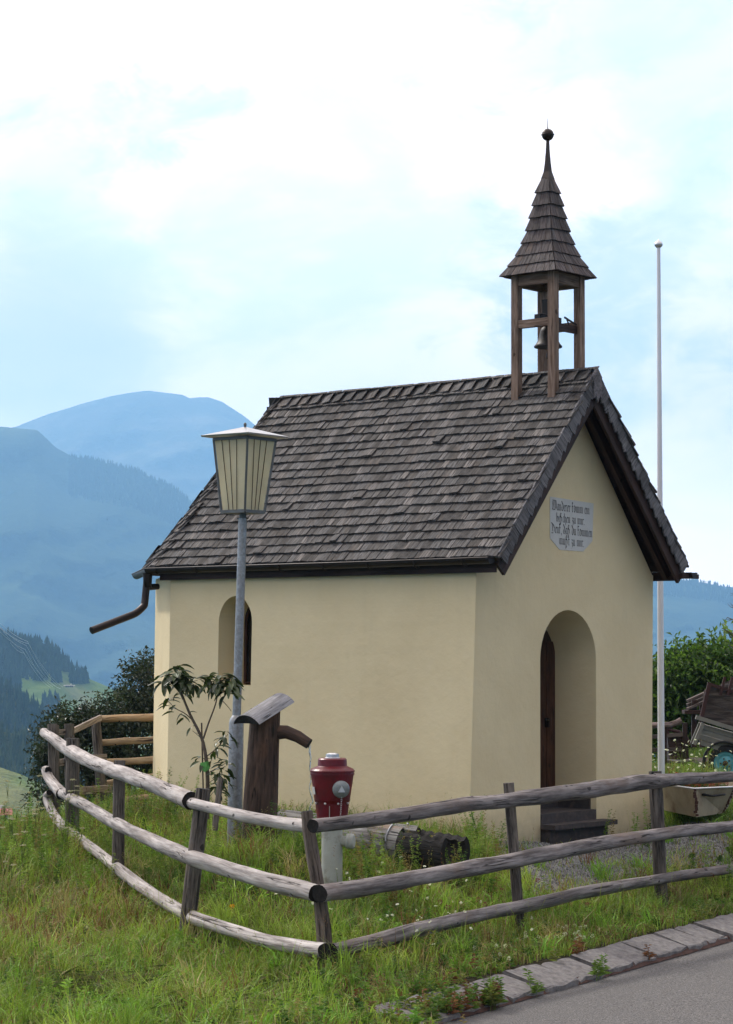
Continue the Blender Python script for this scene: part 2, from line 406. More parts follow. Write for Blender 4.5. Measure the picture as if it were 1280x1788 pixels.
_cp += [(-9, 14, -3.5), (-9, 20, -3.6), (-8, 28, -4), (-4.9, 17, -.5), (-5.6, 21, -.6), (-6.2, 25, -1.2), (-3.5, 29.5, -1.2), (0, 33, -1.5), (5, 36, .2), (10, 34, .8), (10, 26, 0.2), (0, 40, -6),
        (8, 42, -3), (-8, 36, -7), (-3, 12, -.75), (-7, 11, -2)]
_k0 = at(752, 1788, 15.4); _k1 = at(1280, 1638, 19.96)
KD = Vector((_k1.x - _k0.x, _k1.y - _k0.y, 0)).normalized(); KN = Vector((-KD.y, KD.x, 0))     # towards the grass
KO = Vector((_k0.x, _k0.y, 0))
for t in (-4, -2.5, -.8, 1, 3, 5, 7, 10, 14):
    p = KO + KD * t + KN * .36; _cp.append((p.x, p.y, ROADZ + .12))
_cp = np.array(_cp)
def _tps(d2): return np.where(d2 > 1e-9, d2 * np.log(d2 + 1e-12) * .5, 0)
_n = len(_cp); _K = _tps(((_cp[:, None, :2] - _cp[None, :, :2]) ** 2).sum(-1)) + np.eye(_n) * .15
_P = np.c_[np.ones(_n), _cp[:, :2]]
_sol = np.linalg.solve(np.block([[_K, _P], [_P.T, np.zeros((3, 3))]]), np.r_[_cp[:, 2], 0, 0, 0])
def gz_np(x, y):
    x = np.asarray(x, float); y = np.asarray(y, float); sh = x.shape; x = x.ravel(); y = y.ravel(); out = np.zeros(len(x))
    for i in range(0, len(x), 20000):
        q = np.c_[x[i:i + 20000], y[i:i + 20000]]
        d2 = ((q[:, None, :] - _cp[None, :, :2]) ** 2).sum(-1)
        out[i:i + 20000] = _tps(d2) @ _sol[:_n] + _sol[_n] + q @ _sol[_n + 1:]
    s = (x - KO.x) * KN.x + (y - KO.y) * KN.y                      # distance from kerb line
    k = np.clip((s - .31) / .5, 0, 1)
    out = np.where(s < .81, (ROADZ + .12) * (1 - k) + out * k, out)
    t = (x - KO.x) * KD.x + (y - KO.y) * KD.y
    ro = (s < .30) & (t > -.3)
    out = np.where(ro, ROADZ - .12, out)
    left = (s < .36) & (t <= -.3)
    out = np.where(left, ROADZ + .02 + .10 * np.clip(s, 0, .36) / .36, out)
    out += .02 * np.sin(x * 3.1 + y * 1.3) * np.sin(y * 2.7 - x) * (s > .9)
    return out.reshape(sh)
def gz(x, y): return float(gz_np(np.array([x]), np.array([y]))[0])
def ground_at(px, py, Yg):
    return at(px, py, Yg)

def hillnoise(X, Y, s, seed=0):
    r = np.zeros(X.shape); amp = 1
    for o in range(5):
        ph = seed * 3.7 + o * 1.9
        r += amp * (np.sin(X / s * 1.7 + ph + 1.3 * np.sin(Y / s * 1.1 + ph)) * np.cos(Y / s * 1.9 + ph * 1.3 + 1.1 * np.sin(X / s * .9 + ph)))
        s *= .5; amp *= .5
    return r

# ================================================================== TERRAIN
def grid_faces(nx, ny):
    i = np.arange(nx - 1)[:, None] * ny + np.arange(ny - 1)[None, :]
    i = i.ravel(); return np.c_[i, i + ny, i + ny + 1, i + 1]
def mk_ground():
    m = MT('bank_soil', 1.0, .05); p = m.geo()
    n = m.noise(p, 1.6, 6, .6); n2 = m.noise(p, 30, 6, .7)
    c = m.mix(m.rng(n, .35, .65), (.014, .018, .007), (.035, .028, .016)); c = m.mix(m.rng(n2, .4, .75, 0, .6), c, (.14, .125, .10))
    m.col(c); m.bump(n2, .8, .03); return m.m
xs = np.linspace(-10, 12, 200); ys = np.linspace(9, 44, 300)
gx, gy = np.meshgrid(xs, ys, indexing='ij'); zz = gz_np(gx, gy)
ground = npmesh('ground', np.c_[gx.ravel(), gy.ravel(), zz.ravel()], grid_faces(200, 300), mk_ground(), smooth=True)
struct(ground)
# hillside below the bank, falling into the valley
def mk_far(name, c1, c2, c3, s1, s2, thr=(.48, .56)):
    m = MT(name, 1.0, .05); p = m.geo()
    n = m.noise(p, s1, 8, .62, (1, 1, 2.2)); n2 = m.noise(p, s2, 6, .7, (1, 1, 1.6))
    c = m.mix(m.rng(n2, .35, .65), c1, c2); c = m.mix(m.rng(n, *thr), c, c3); m.col(c); m.bump(n2, .9, .4 / s2); return m.m
def skirt():
    V = []; ring = [(x, ys[0]) for x in xs] + [(xs[-1], y) for y in ys[1:]] + [(x, ys[-1]) for x in xs[::-1][1:]] + [(xs[0], y) for y in ys[::-1][1:]]
    ring = np.array(ring); z0 = gz_np(ring[:, 0], ring[:, 1]); c = np.array([1., 26.])
    d = ring - c; d /= np.linalg.norm(d, axis=1)[:, None]; rows = []
    for r, dz in [(0, 0), (6, -5), (40, -30), (150, -90), (420, -200), (900, -335)]:
        q = ring + d * r; k = np.where(d[:, 1] < -.2, .35, 1.0)
        rows.append(np.c_[q, z0 + dz * (k if r < 900 else 1) + (0 if r < 40 else 6 * np.sin(q[:, 0] / 30))])
    V = np.stack(rows, 1).reshape(-1, 3); o = npmesh('hillside', V, grid_faces(len(ring), 6), mk_far('hillside_grass', (.04, .06, .02), (.07, .09, .03), (.02, .035, .015), .01, .2), smooth=True)
    struct(o)
skirt()
vf = MB(); vf.add([(-20000, -9000, -340), (20000, -9000, -340), (20000, 9650, -340), (-20000, 9650, -340)], [(0, 1, 2, 3)])
struct(vf.build('valley_floor', mk_far('valley_floor_meadow', (.05, .08, .03), (.07, .10, .04), (.02, .04, .02), .004, .03)))

def sheet(name, ridge, Yr, base, Yb, nx, ny, namp, nscale, mat, curve=1.0, seed=0, jag=0.0):
    rx = np.array([a for a, b in ridge], float); ry = np.array([b for a, b in ridge], float)
    bx = np.array([a for a, b in base], float); by = np.array([b for a, b in base], float)
    px = np.linspace(rx[0], rx[-1], nx); top = np.interp(px, rx, ry); bot = np.interp(px, bx, by)
    if jag: top = top + jag * hillnoise(px * 1.0, px * .6, 28.0, seed)
    V = np.zeros((nx, ny + 3, 3))
    for j in range(ny + 3):
        if j < 3:                         # back of the ridge
            k = (3 - j) / 3; Y = Yr * (1 + .22 * k); py = top; P = _at_np(px, py, np.full(nx, Yr)); P[:, 1] += Yr * .06 * k; P[:, 2] -= (Yr * .07) * k ** 1.4
        else:
            t = (j - 2) / ny; py = top + (bot - top) * t ** curve; Y = Yr + (Yb - Yr) * t
            nn = hillnoise(px * Yr / 4000, np.full(nx, t * (Yr - Yb)) + px, nscale, seed)
            Yn = Y + namp * nn * min(1, t * 5)
            P = _at_np(px, py, Yn)
        V[:, j] = P
    o = npmesh(name, V.reshape(-1, 3), grid_faces(nx, ny + 3), mat, smooth=True); struct(o); return V
def _at_np(px, py, Y):
    F = np.array(cF); X = np.array(cX); U = np.array(cU)
    d = F[None] * FPX + X[None] * (px - 640)[:, None] - U[None] * (py - 894)[:, None]
    return np.array([0, 0, CZ])[None] + d * (Y / d[:, 1])[:, None]

FARR = [(-700, 800), (-300, 790), (-100, 765), (27, 739), (86, 715), (158, 693), (216, 679), (259, 674), (298, 679), (320, 682), (330, 688), (345, 686), (362, 686), (388, 694), (410, 708), (431, 723), (449, 739),
        (500, 790), (600, 850), (760, 900), (900, 960), (1100, 1000), (1400, 1040), (2000, 1000)]
far = sheet('far_mountain', FARR, 9000, [(-700, 1150), (2000, 1150)], 6000, 420, 60, 260, 700, mk_far('alpine_slope', (.06, .075, .045), (.10, .10, .075), (.26, .25, .19), .0015, .006, (.50, .66)), 1.0, 2, .5)
MIDR = [(-700, 690), (-300, 715), (0, 736), (30, 739), (65, 742), (79, 755), (97, 773), (126, 789), (158, 794), (201, 805), (234, 812), (266, 827), (298, 841), (323, 859), (345, 877), (400, 915),
        (480, 960), (700, 1000), (900, 1000), (1130, 1004), (1210, 1009), (1245, 1015), (1280, 1026), (1400, 1050), (1700, 1010), (2000, 960)]
mid = sheet('wooded_mountain', MIDR, 5600, [(-700, 1520), (2000, 1520)], 2900, 420, 90, 170, 330, mk_far('wooded_slope', (.018, .034, .018), (.034, .055, .026), (.085, .115, .05), .0026, .03, (.53, .72)), 1.0, 5)
MEAD = mk_far('meadow', (.085, .14, .028), (.12, .175, .04), (.17, .18, .07), .006, .05, (.52, .62))
WOODS = mk_far('forest_floor', (.018, .03, .012), (.028, .042, .018), (.04, .055, .02), .01, .08)
hA = sheet('meadow_hill', [(-260, 1040), (-100, 1075), (0, 1108), (50, 1115), (90, 1128), (125, 1162), (152, 1180), (190, 1196), (230, 1224), (300, 1262), (420, 1330)], 1650, [(-260, 1330), (420, 1400)], 1250, 140, 50, 14, 80, MEAD, 1.0, 7)
hB = sheet('dark_wooded_hill', [(-260, 1150), (-50, 1185), (0, 1192), (29, 1196), (40, 1204), (56, 1224), (72, 1238), (83, 1252), (98, 1290), (140, 1345), (300, 1400)], 1150, [(-260, 1420), (300, 1460)], 930, 120, 40, 11, 60, WOODS, 1.0, 9)
hC = sheet('lower_wooded_hill', [(-260, 1262), (0, 1272), (50, 1280), (75, 1300), (100, 1345), (300, 1420)], 860, [(-260, 1450), (300, 1480)], 720, 120, 40, 9, 50, WOODS, 1.0, 3)
hD = sheet('valley_meadow', [(-260, 1318), (0, 1333), (40, 1347), (75, 1366), (150, 1400), (300, 1450)], 680, [(-260, 1600), (300, 1600)], 430, 120, 40, 7, 40, MEAD, 1.0, 1)

# forests: irregular conifers as one stuff mesh per wood
def conifers(name, pts, hts, mat, cols, tiers=3, sides=6):
    pts = np.asarray(pts); n = len(pts); V = []; F = []; T = []
    per = tiers * (sides + 1)
    rng = NR
    vs = np.zeros((n, per, 3)); tt = np.zeros((n, per, 3))
    for t in range(tiers):
        zb = (.05 + .9 * t / tiers) * hts; zt = zb + hts * (1.0 / tiers + .22) if t < tiers - 1 else hts * 1.0
        rr = hts * .20 * (1 - .8 * t / tiers) * rng.uniform(.8, 1.25, n)
        for k in range(sides):
            a = 2 * PI * k / sides + rng.uniform(-.3, .3, n); r = rr * rng.uniform(.6, 1.25, n)
            vs[:, t * (sides + 1) + k] = np.c_[pts[:, 0] + r * np.cos(a), pts[:, 1] + r * np.sin(a), pts[:, 2] + zb + rng.uniform(-.05, .05, n) * hts]
        vs[:, t * (sides + 1) + sides] = np.c_[pts[:, 0], pts[:, 1], pts[:, 2] + zt]
    c = np.array(cols)[rng.integers(0, len(cols), n)] * rng.uniform(.75, 1.3, n)[:, None]
    tt[:] = c[:, None, :]
    f = np.array([(t * (sides + 1) + k, t * (sides + 1) + (k + 1) % sides, t * (sides + 1) + sides) for t in range(tiers) for k in range(sides)])
    F = (f[None] + (np.arange(n) * per)[:, None, None]).reshape(-1, 3)
    return stuff(npmesh(name, vs.reshape(-1, 3), F, mat, tint=tt.reshape(-1, 3)))
def on_sheet(Vs, n, pxr, tr, keep=None):
    """random points on a terrain sheet, between pixel columns pxr and rows of fraction tr"""
    out = []; nx, ny = Vs.shape[:2]
    u = NR.uniform(pxr[0], pxr[1], n); w = NR.uniform(tr[0], tr[1], n)
    i = np.clip(u * (nx - 1), 0, nx - 1.001); j = 3 + np.clip(w * (ny - 4), 0, ny - 4.001)
    i0 = i.astype(int); j0 = j.astype(int); fi = (i - i0)[:, None]; fj = (j - j0)[:, None]; i1 = np.minimum(i0 + 1, nx - 1); j1 = np.minimum(j0 + 1, ny - 1)
    P = Vs[i0, j0] * (1 - fi) * (1 - fj) + Vs[i1, j0] * fi * (1 - fj) + Vs[i0, j1] * (1 - fi) * fj + Vs[i1, j1] * fi * fj
    return P, u, w
M['conifer'] = leafmat('conifer_needles', .05, .9, .1)
GC = [(.018, .034, .018), (.024, .042, .020), (.014, .028, .018)]
GL = [(.035, .055, .022), (.05, .068, .026), (.028, .045, .02)]
def px_of(P):
    q = P - np.array([0, 0, CZ]); d = q @ np.array(cF); return 640 + FPX * (q @ np.array(cX)) / d, 894 - FPX * (q @ np.array(cU)) / d
P, u, w = on_sheet(mid, 5200, (.2, .42), (0, .1)); P2, _, _ = on_sheet(mid, 1500, (.66, .78), (0, .06))
PP = np.r_[P, P2]; x, y = px_of(PP); ok = (x > 120) | (x < -50)
stuff(conifers('ridge_forest', PP[ok], NR.uniform(9, 15, ok.sum()), M['conifer'], GC, 2, 5))
P, u, w = on_sheet(hA, 9000, (0, .75), (0, .8)); x, y = px_of(P)
top_wood = (y < np.interp(x, [-200, 40, 48, 78, 112, 154, 160], [1400, 1180, 1145, 1158, 1174, 1190, 1100]))
left_wood = ((x < 36) | ((x < 84) & (y < 1190) & (y > 1150 + .55 * (x - 48)) & (NR.uniform(0, 1, len(x)) < .8)))
clump = ((np.abs(x - 138) < 17) & (np.abs(y - 1190) < 6)) | ((np.abs(x - 97) < 9) & (np.abs(y - 1182) < 12)) | ((np.abs(x - 88) < 14) & (np.abs(y - 1236) < 12))
ok = (top_wood | left_wood | clump) & (x < 165)
conifers('meadow_hill_forest', P[ok], NR.uniform(5.5, 9.5, ok.sum()), M['conifer'], GC, 3, 6)
P, u, w = on_sheet(hB, 2600, (0, .8), (0, .7)); conifers('dark_hill_forest', P, NR.uniform(4, 7, len(P)), M['conifer'], GC, 3, 6)
P, u, w = on_sheet(hC, 1700, (0, .8), (0, .7)); conifers('lower_hill_forest', P, NR.uniform(3, 5.5, len(P)), M['conifer'], GL, 3, 6)

# farm building on the meadow, house with red roof low in the valley
def house(loc, sx, sy, h, rh, label, yaw=0.3, wallm='houseWall', roofm='roof_red'):
    t = thing('farmhouse', label, 'house', loc)
    m3 = Matrix.Rotation(yaw, 3, 'Z'); c = Vector(loc)
    b = MB(); b.box(c + Vector((0, 0, h / 2)), (sx, sy, h), m3); b.build('wall', M[wallm], t)
    r = MB(); q = lambda x, y, z: c + m3 @ Vector((x, y, z)); X = sx / 2 + 1; Y = sy / 2 + 1
    r.add([q(-X, -Y, h), q(X, -Y, h), q(X, Y, h), q(-X, Y, h), q(-X, 0, h + rh), q(X, 0, h + rh)], [(0, 1, 5, 4), (2, 3, 4, 5), (0, 4, 3), (1, 2, 5), (0, 3, 2, 1)]); rf = r.build('roof', M[roofm], t)
    ch = MB(); ch.box(q(sx * .2, sy * .15, h + rh * .8), (.8, .8, 2.0), m3); ch.build('chimney', M['houseWall'], rf)
    for k in range(4):
        w = MB(); w.box(q(-sx / 2 + sx * (k + .6) / 4.2, -sy / 2 - .03, h * .55), (1.1, .1, 1.3), m3); w.build('window', M['darkglass'], t)
house(at(-4, 1431, 560), 5, 3.5, 1.2, 1.5, 'small house with a pinkish red roof at the far left in the valley', .2)
house(at(121, 1199, 1500), 5.5, 2.5, .5, .6, 'long low pale barn on the distant green meadow', .1, 'cart_grey', 'cart_grey')
# power cables over the meadow
for k, (p0, p1, p2) in enumerate([((-6, 1082), (48, 1120), (100, 1196)), ((-6, 1088), (46, 1127), (97, 1198)), ((-6, 1097), (44, 1134), (92, 1199)), ((-6, 1086), (40, 1137), (88, 1200)), ((18, 1122), (42, 1140), (106, 1203)), ((-6, 1092), (50, 1124), (110, 1200))]):
    mb = MB(); A, B, C_ = at(*p0, 800), at(*p1, 1030), at(*p2, 1340)
    pts = [A.lerp(B, i / 8) - Vector((0, 0, 4 * (i / 8) * (1 - i / 8))) for i in range(9)] + [B.lerp(C_, i / 8) - Vector((0, 0, 10 * (i / 8) * (1 - i / 8))) for i in range(1, 9)]
    mb.tube(pts, .06, 4, False); tag(mb.build('power_cable', M['wire']), 'thin pale power cable sagging over the wooded slope and meadow at far left', 'power cable', 'power cables over the distant meadow')

# ================================================================== ROAD AND KERB
def mk_asphalt():
    m = MT('worn_asphalt', .9, .25); p = m.geo()
    n = m.noise(p, 95, 3, .75); n2 = m.noise(p, 1.1, 5, .6); n3 = m.noise(p, 30, 6, .75)
    c = m.mix(m.rng(n, .42, .60), (.040, .038, .037), (.20, .19, .182)); c = m.mix(m.rng(n2, .35, .7, 0, .5), c, (.095, .092, .09)); c = m.mix(m.rng(n3, .54, .66, 0, .75), c, (.215, .205, .195)); c = m.mix(m.rng(m.noise(p, 38, 5, .8), .56, .66, 0, .7), c, (.040, .038, .037))
    m.col(c); m.bump(m.math('ADD', n, n3), .7, .008); return m.m
def KP(t, s, z): return KO + KD * t + KN * s + Vector((0, 0, z))
def mk_road():
    nt_, ns = 90, 30; V = []
    for i in range(nt_):
        for j in range(ns):
            t = -6 + 26 * i / (nt_ - 1); s = -7 + 7.04 * j / (ns - 1)
            V.append(KP(t, s, ROADZ + .012 * math.sin(t * 1.3 + s) * min(1, -s + .04) - .02 * min(1, max(0, -s) / 3)))
    o = npmesh('road', V, grid_faces(nt_, ns), mk_asphalt(), smooth=True); struct(o)
mk_road()
kerb = thing('kerb', 'row of sloping grey stone slabs edging the road below the wooden fence', 'kerb', KP(2, .2, ROADZ))
t = -.3; kt = []
while t < 9.5:
    l = R.choice([.42, .55, .62, .7, .5]); kt.append((t, l)); t += l + R.choice([.012, .02, .035])
for t, l in kt:
    dz = R.uniform(-.012, .012); w = .34; mb = MB(); n = 5; V = []
    yj = R.uniform(-.015, .015); tn = (R.uniform(.7, 1.0),) * 3
    prof = [(.0 + yj, -.08), (.0 + yj, .035), (.015 + yj, .05), (w - .015, .135), (w, .125), (w, -.02)]
    for i in range(n):
        tt = t + l * i / (n - 1)
        for (s, z) in prof: V.append(KP(tt + (R.uniform(-.015, .015) if 0 < i < n - 1 else R.uniform(0, .02) * (1 if i == 0 else -1)), s + R.uniform(-.013, .013), ROADZ + z + dz + R.uniform(-.008, .008)))
    k = len(prof); F = [(i * k + j, i * k + (j + 1) % k, (i + 1) * k + (j + 1) % k, (i + 1) * k + j) for i in range(n - 1) for j in range(k)] + [tuple(range(k))[::-1], tuple(range((n - 1) * k, n * k))]
    mb.add(V, F); mb.build('slab', M['kerb'], kerb, tn)
# reddish dirt along the kerb foot with its shadow line painted in as colour
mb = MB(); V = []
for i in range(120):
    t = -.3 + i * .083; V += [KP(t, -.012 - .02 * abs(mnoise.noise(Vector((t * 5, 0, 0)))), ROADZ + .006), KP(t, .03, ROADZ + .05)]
mb.add(V, [(2 * i, 2 * i + 2, 2 * i + 3, 2 * i + 1) for i in range(119)]); mb.build('dirt_shadow_strip', M['rust'], kerb)

# gravel yard
def scatter_gravel(pts, name):
    n = len(pts); base = np.array([(1, 0, -.4), (0, 1, -.4), (-1, 0, -.4), (0, -1, -.4), (0, 0, .8), (.3, .3, -.9)]); F0 = np.array([(0, 1, 4), (1, 2, 4), (2, 3, 4), (3, 0, 4)])
    b5 = base[:5]; sc = NR.uniform(.008, .02, (n, 1, 1)) * NR.uniform(.6, 1.3, (n, 1, 3)); V = b5[None] * sc + NR.uniform(-.003, .003, (n, 5, 3))
    a = NR.uniform(0, 6.28, n); ca, sa = np.cos(a)[:, None], np.sin(a)[:, None]
    V = np.stack([V[..., 0] * ca - V[..., 1] * sa, V[..., 0] * sa + V[..., 1] * ca, V[..., 2]], -1) + pts[:, None, :]
    F = (F0[None] + (np.arange(n) * 5)[:, None, None]).reshape(-1, 3)
    c = np.repeat((NR.uniform(.07, .30, (n, 1)) * np.array([1.0, .98, .95])), 5, 0)
    stuff(npmesh(name, V.reshape(-1, 3), F, M['gravel'], tint=c))
_m = MT('gravel_stone', .95, .2); _m.col(_m.attr('tint').outputs['Color']); M['gravel'] = _m.m
def in_yard(x, y):
    """gravel area: in front of the chapel door, right of the wild grass"""
    q = np.stack([x - CC.x, y - CC.y], -1); u = q @ np.array([CA.x, CA.y]); w = q @ np.array([CV.x, CV.y])
    s = (x - KO.x) * KN.x + (y - KO.y) * KN.y
    edge = .22 * np.sin(u * 2.3) + .12 * np.sin(u * 5.1 + 1)
    return (x > 1.45 + edge) & (w < -.02) & (s > 1.75 + edge - .08 * np.clip(x - 1.5, 0, 3)) & (u < 9) | ((u > -.1) & (u < 3.3) & (w > -.5) & (w < 0))
xx = NR.uniform(.5, 7.5, 90000); yy = NR.uniform(20.5, 29, 90000); ok = in_yard(xx, yy); xx, yy = xx[ok][:42000], yy[ok][:42000]
scatter_gravel(np.c_[xx, yy, gz_np(xx, yy) + .010], 'gravel')
def yard_bed():
    m = MT('gravel_bed', 1.0, .1); p = m.geo(); n = m.noise(p, 70, 4, .7); m.col(m.mix(m.rng(n, .4, .62), (.07, .066, .06), (.30, .29, .275))); m.bump(n, .9, .01)
    X = np.linspace(.8, 8.5, 154); Y = np.linspace(19, 30, 220); A, B = np.meshgrid(X, Y, indexing='ij'); F = grid_faces(154, 220); ok = in_yard(A.ravel(), B.ravel())
    F = F[ok[F].all(1)]; Z = gz_np(A, B); used = np.unique(F); mp = -np.ones(A.size, int); mp[used] = np.arange(len(used)); V = np.c_[A.ravel(), B.ravel(), Z.ravel() + .006][used]
    struct(npmesh('gravel_yard', V, mp[F], m.m, smooth=True))
yard_bed()

# ================================================================== CHAPEL
chapel = thing('chapel', 'small cream rendered wayside chapel with dark shingle roof and open wooden bell turret', 'chapel', CC)
EU, EZ = -.125, 2.835; RZ = 4.83; RU = W_ / 2 - .03; OF = .345
EW = 4.49; RW = 4.166            # eave rear corner / ridge rear end (along the depth)
def ubot(w): return -.12 + .09 * w / D_
# --- walls
AU = 1.594; AR = .508; ASP = 1.80        # door arch
def arch(cu, r, zs, n=18): return [(cu - r * math.cos(PI * i / n), zs + r * 1.03 * math.sin(PI * i / n)) for i in range(n + 1)]
def wall_front():
    mb = MB(); ap = (W_ / 2, 4.68)
    A = arch(AU, AR, ASP)
    f = lambda u, z: L3(u, 0, z)
    def ul(z): return -.12 * (1 - z / TOP) if z < TOP else (z - TOP) * (W_ / 2) / (ap[1] - TOP)
    def ur(z): return W_ - .05 * (1 - z / TOP) if z < TOP else W_ - (z - TOP) * (W_ / 2) / (ap[1] - TOP)
    # strips left and right of the doorway, then above the arch
    zs = [-.45, 0, .3, .6, .9, 1.2, 1.5, ASP] + [A[i][1] for i in range(1, 10)]
    lx = [AU - AR] * 8 + [A[i][0] for i in range(1, 10)]; rx = [AU + AR] * 8 + [A[18 - i][0] for i in range(1, 10)]
    V = []; 
    for z, a, b in zip(zs, lx, rx): V += [f(ul(z), z), f(a, z), f(b, z), f(ur(z), z)]
    F = []
    for i in range(len(zs) - 1): k = 4 * i; F += [(k, k + 1, k + 5, k + 4), (k + 2, k + 3, k + 7, k + 6)]
    k = 4 * (len(zs) - 1); n0 = len(V)
    V += [f(ul(TOP), TOP), f(ur(TOP), TOP), f(*ap)]
    F += [(k, k + 1, k + 3, n0 + 1, n0), (n0, n0 + 1, n0 + 2)]
    mb.add(V, F)
    # reveal of the doorway, through the thick wall
    path = [(AU - AR, .10)] + A + [(AU + AR, .10)]; V = []; nn = len(path)
    for w in (0, .27, .54):
        k_ = 1 - .05 * w / .54
        for (u, z) in path: V.append(L3(AU + (u - AU) * k_, w, z if z < ASP else ASP + (z - ASP) * (1 - .14 * w / .54)))
    mb.add(V, [(j * nn + i, j * nn + i + 1, (j + 1) * nn + i + 1, (j + 1) * nn + i) for j in range(2) for i in range(nn - 1)], None, 0, True)
    return mb.build('front_wall', M['wall'], chapel)
fw = wall_front()
def wall_side(u_top, ub0, ub1, mirror=False):
    mb = MB(); wc, wr, zs0, zb = 3.322, .252, 2.19, 1.505
    f = lambda w, z: L3(u_top + ((ub0 + (ub1 - ub0) * w / D_) * (1 - z / TOP)), w, z)
    if mirror:
        mb.add([f(0, -.45), f(D_, -.45), f(D_, TOP + .02), f(0, TOP + .02)], [(0, 1, 2, 3)]); return mb.build('side_wall', M['wall'], chapel)
    A = [(wc - wr * math.cos(PI * i / 16), zs0 + wr * 1.16 * math.sin(PI * i / 16)) for i in range(17)]
    zs = [zb, 1.7, 1.95, zs0] + [A[i][1] for i in range(1, 9)]; lx = [wc - wr] * 4 + [A[i][0] for i in range(1, 9)]; rx = [wc + wr] * 4 + [A[16 - i][0] for i in range(1, 9)]
    V = []; F = []
    for z, a, b in zip(zs, lx, rx): V += [f(0, z), f(a, z), f(b, z), f(D_, z)]
    for i in range(len(zs) - 1): k = 4 * i; F += [(k, k + 1, k + 5, k + 4), (k + 2, k + 3, k + 7, k + 6)]
    k = 4 * (len(zs) - 1); n0 = len(V); V += [f(0, TOP + .02), f(D_, TOP + .02), f(0, -.45), f(D_, -.45)]
    F += [(k, k + 1, k + 3, n0 + 1, n0), (n0 + 2, n0 + 3, 3, 2, 1, 0)]
    mb.add(V, [q[::-1] for q in F])
    path = [(wc - wr, zb)] + A + [(wc + wr, zb)]; V = []; nn = len(path)
    for d, k_ in ((0, 1), (.22, .96), (.44, .92)):
        for (w, z) in path:
            p = f(wc + (w - wc) * k_, zs0 + (z - zs0) * k_ if z > zs0 else z); V.append(p + CA * d)
    mb.add(V, [(j * nn + i, j * nn + i + 1, (j + 1) * nn + i + 1, (j + 1) * nn + i) for j in range(2) for i in range(nn - 1)] + [(0, nn, 2 * nn - 1, nn - 1), (nn, 2 * nn, 3 * nn - 1, 2 * nn - 1)], None, 0, False)
    o = mb.build('side_wall', M['wall'], chapel)
    # window behind the deep reveal
    g = MB(); k_ = .94; fr = [f(wc + (w - wc) * k_, z) + CA * .43 for (w, z) in path]; g.prism(fr, CA * .03); win = g.build('window', M['darkglass'], chapel)
    fm = MB(); 
    pts = [f(wc + (w - wc) * .90, zs0 + (z - zs0) * .9 if z > zs0 else z + .02) + CA * .415 for (w, z) in path]; pts.append(pts[0])
    fm.tube(pts, .022, 6, False); fm.beam(f(wc, zb) + CA * .41, f(wc, zs0 + .25) + CA * .41, .03, .03, CV); fm.build('frame', M['door'], win)
    return o
wall_side(0, -.12, -.03)
wall_side(W_, -.05, 0, True)
AP = math.radians(38.5); AL = 1.6
a1 = (0, D_); a2 = (AL * math.sin(AP), D_ + AL * math.cos(AP)); a3 = (W_ - a2[0], a2[1]); a4 = (W_, D_)
def wall_apse():
    mb = MB(); P = [a1, a2, a3, a4]
    V = [L3(u - (.03 if i < 2 else 0), w, -.6) for i, (u, w) in enumerate(P)] + [L3(u, w, TOP + .02) for u, w in P]
    mb.add(V, [(i, i + 4, i + 5, i + 1) for i in range(3)]); return mb.build('apse_wall', M['wall'], chapel)
wall_apse()
# --- door, plinth, step
mb = MB(); dp = [(AU - .485, .12)] + [(AU + (u - AU) * .955, z if z < ASP else ASP + (z - ASP) * .87) for u, z in arch(AU, AR, ASP)] + [(AU + .485, .12)]
mb.prism([L3(u, .53, z) for u, z in dp], CV * .05)
door = mb.build('door', M['door'], chapel)
for i in range(6):
    b = MB(); u = AU - .40 + i * .16; zt = ASP + math.sqrt(max(.01, .46 ** 2 - (u - AU) ** 2)) * .85
    b.beam(L3(u, .522, .40), L3(u, .522, zt), .015, .150, CA); b.build('board', M['door'], door, (R.uniform(.7, 1.3),) * 3)
b = MB(); b.box(L3(AU + .30, .49, 1.12), (.03, .05, .10), Matrix.Rotation(YAW, 3, 'Z')); b.tube([L3(AU + .30, .50, 1.15), L3(AU + .30, .46, 1.15), L3(AU + .22, .46, 1.15)], .009, 8); b.build('handle', M['darkmetal'], door)
M3c = Matrix.Rotation(YAW, 3, 'Z')
b = MB(); b.box(L3(AU, .27, .145), (1.0, .55, .12), M3c); b.build('threshold', M['stone_dark'], chapel)
b = MB(); b.box(L3(AU + AR - .012, .30, .27), (.03, .46, .13), M3c); b.box(L3(AU - AR + .012, .30, .27), (.03, .46, .13), M3c); b.box(L3(AU, .50, .30), (.98, .03, .20), M3c); b.build('skirting', M['stone_dark'], chapel)
b = MB(); b.box(L3(AU + .06, -.07, .075), (1.14, .24, .05), M3c); st = b.build('doorstep', M['stone_dark'], chapel)
b = MB(); b.box(L3(AU + .04, -.03, -.06), (1.04, .16, .22), M3c); b.build('riser', M['stone_dark'], st)

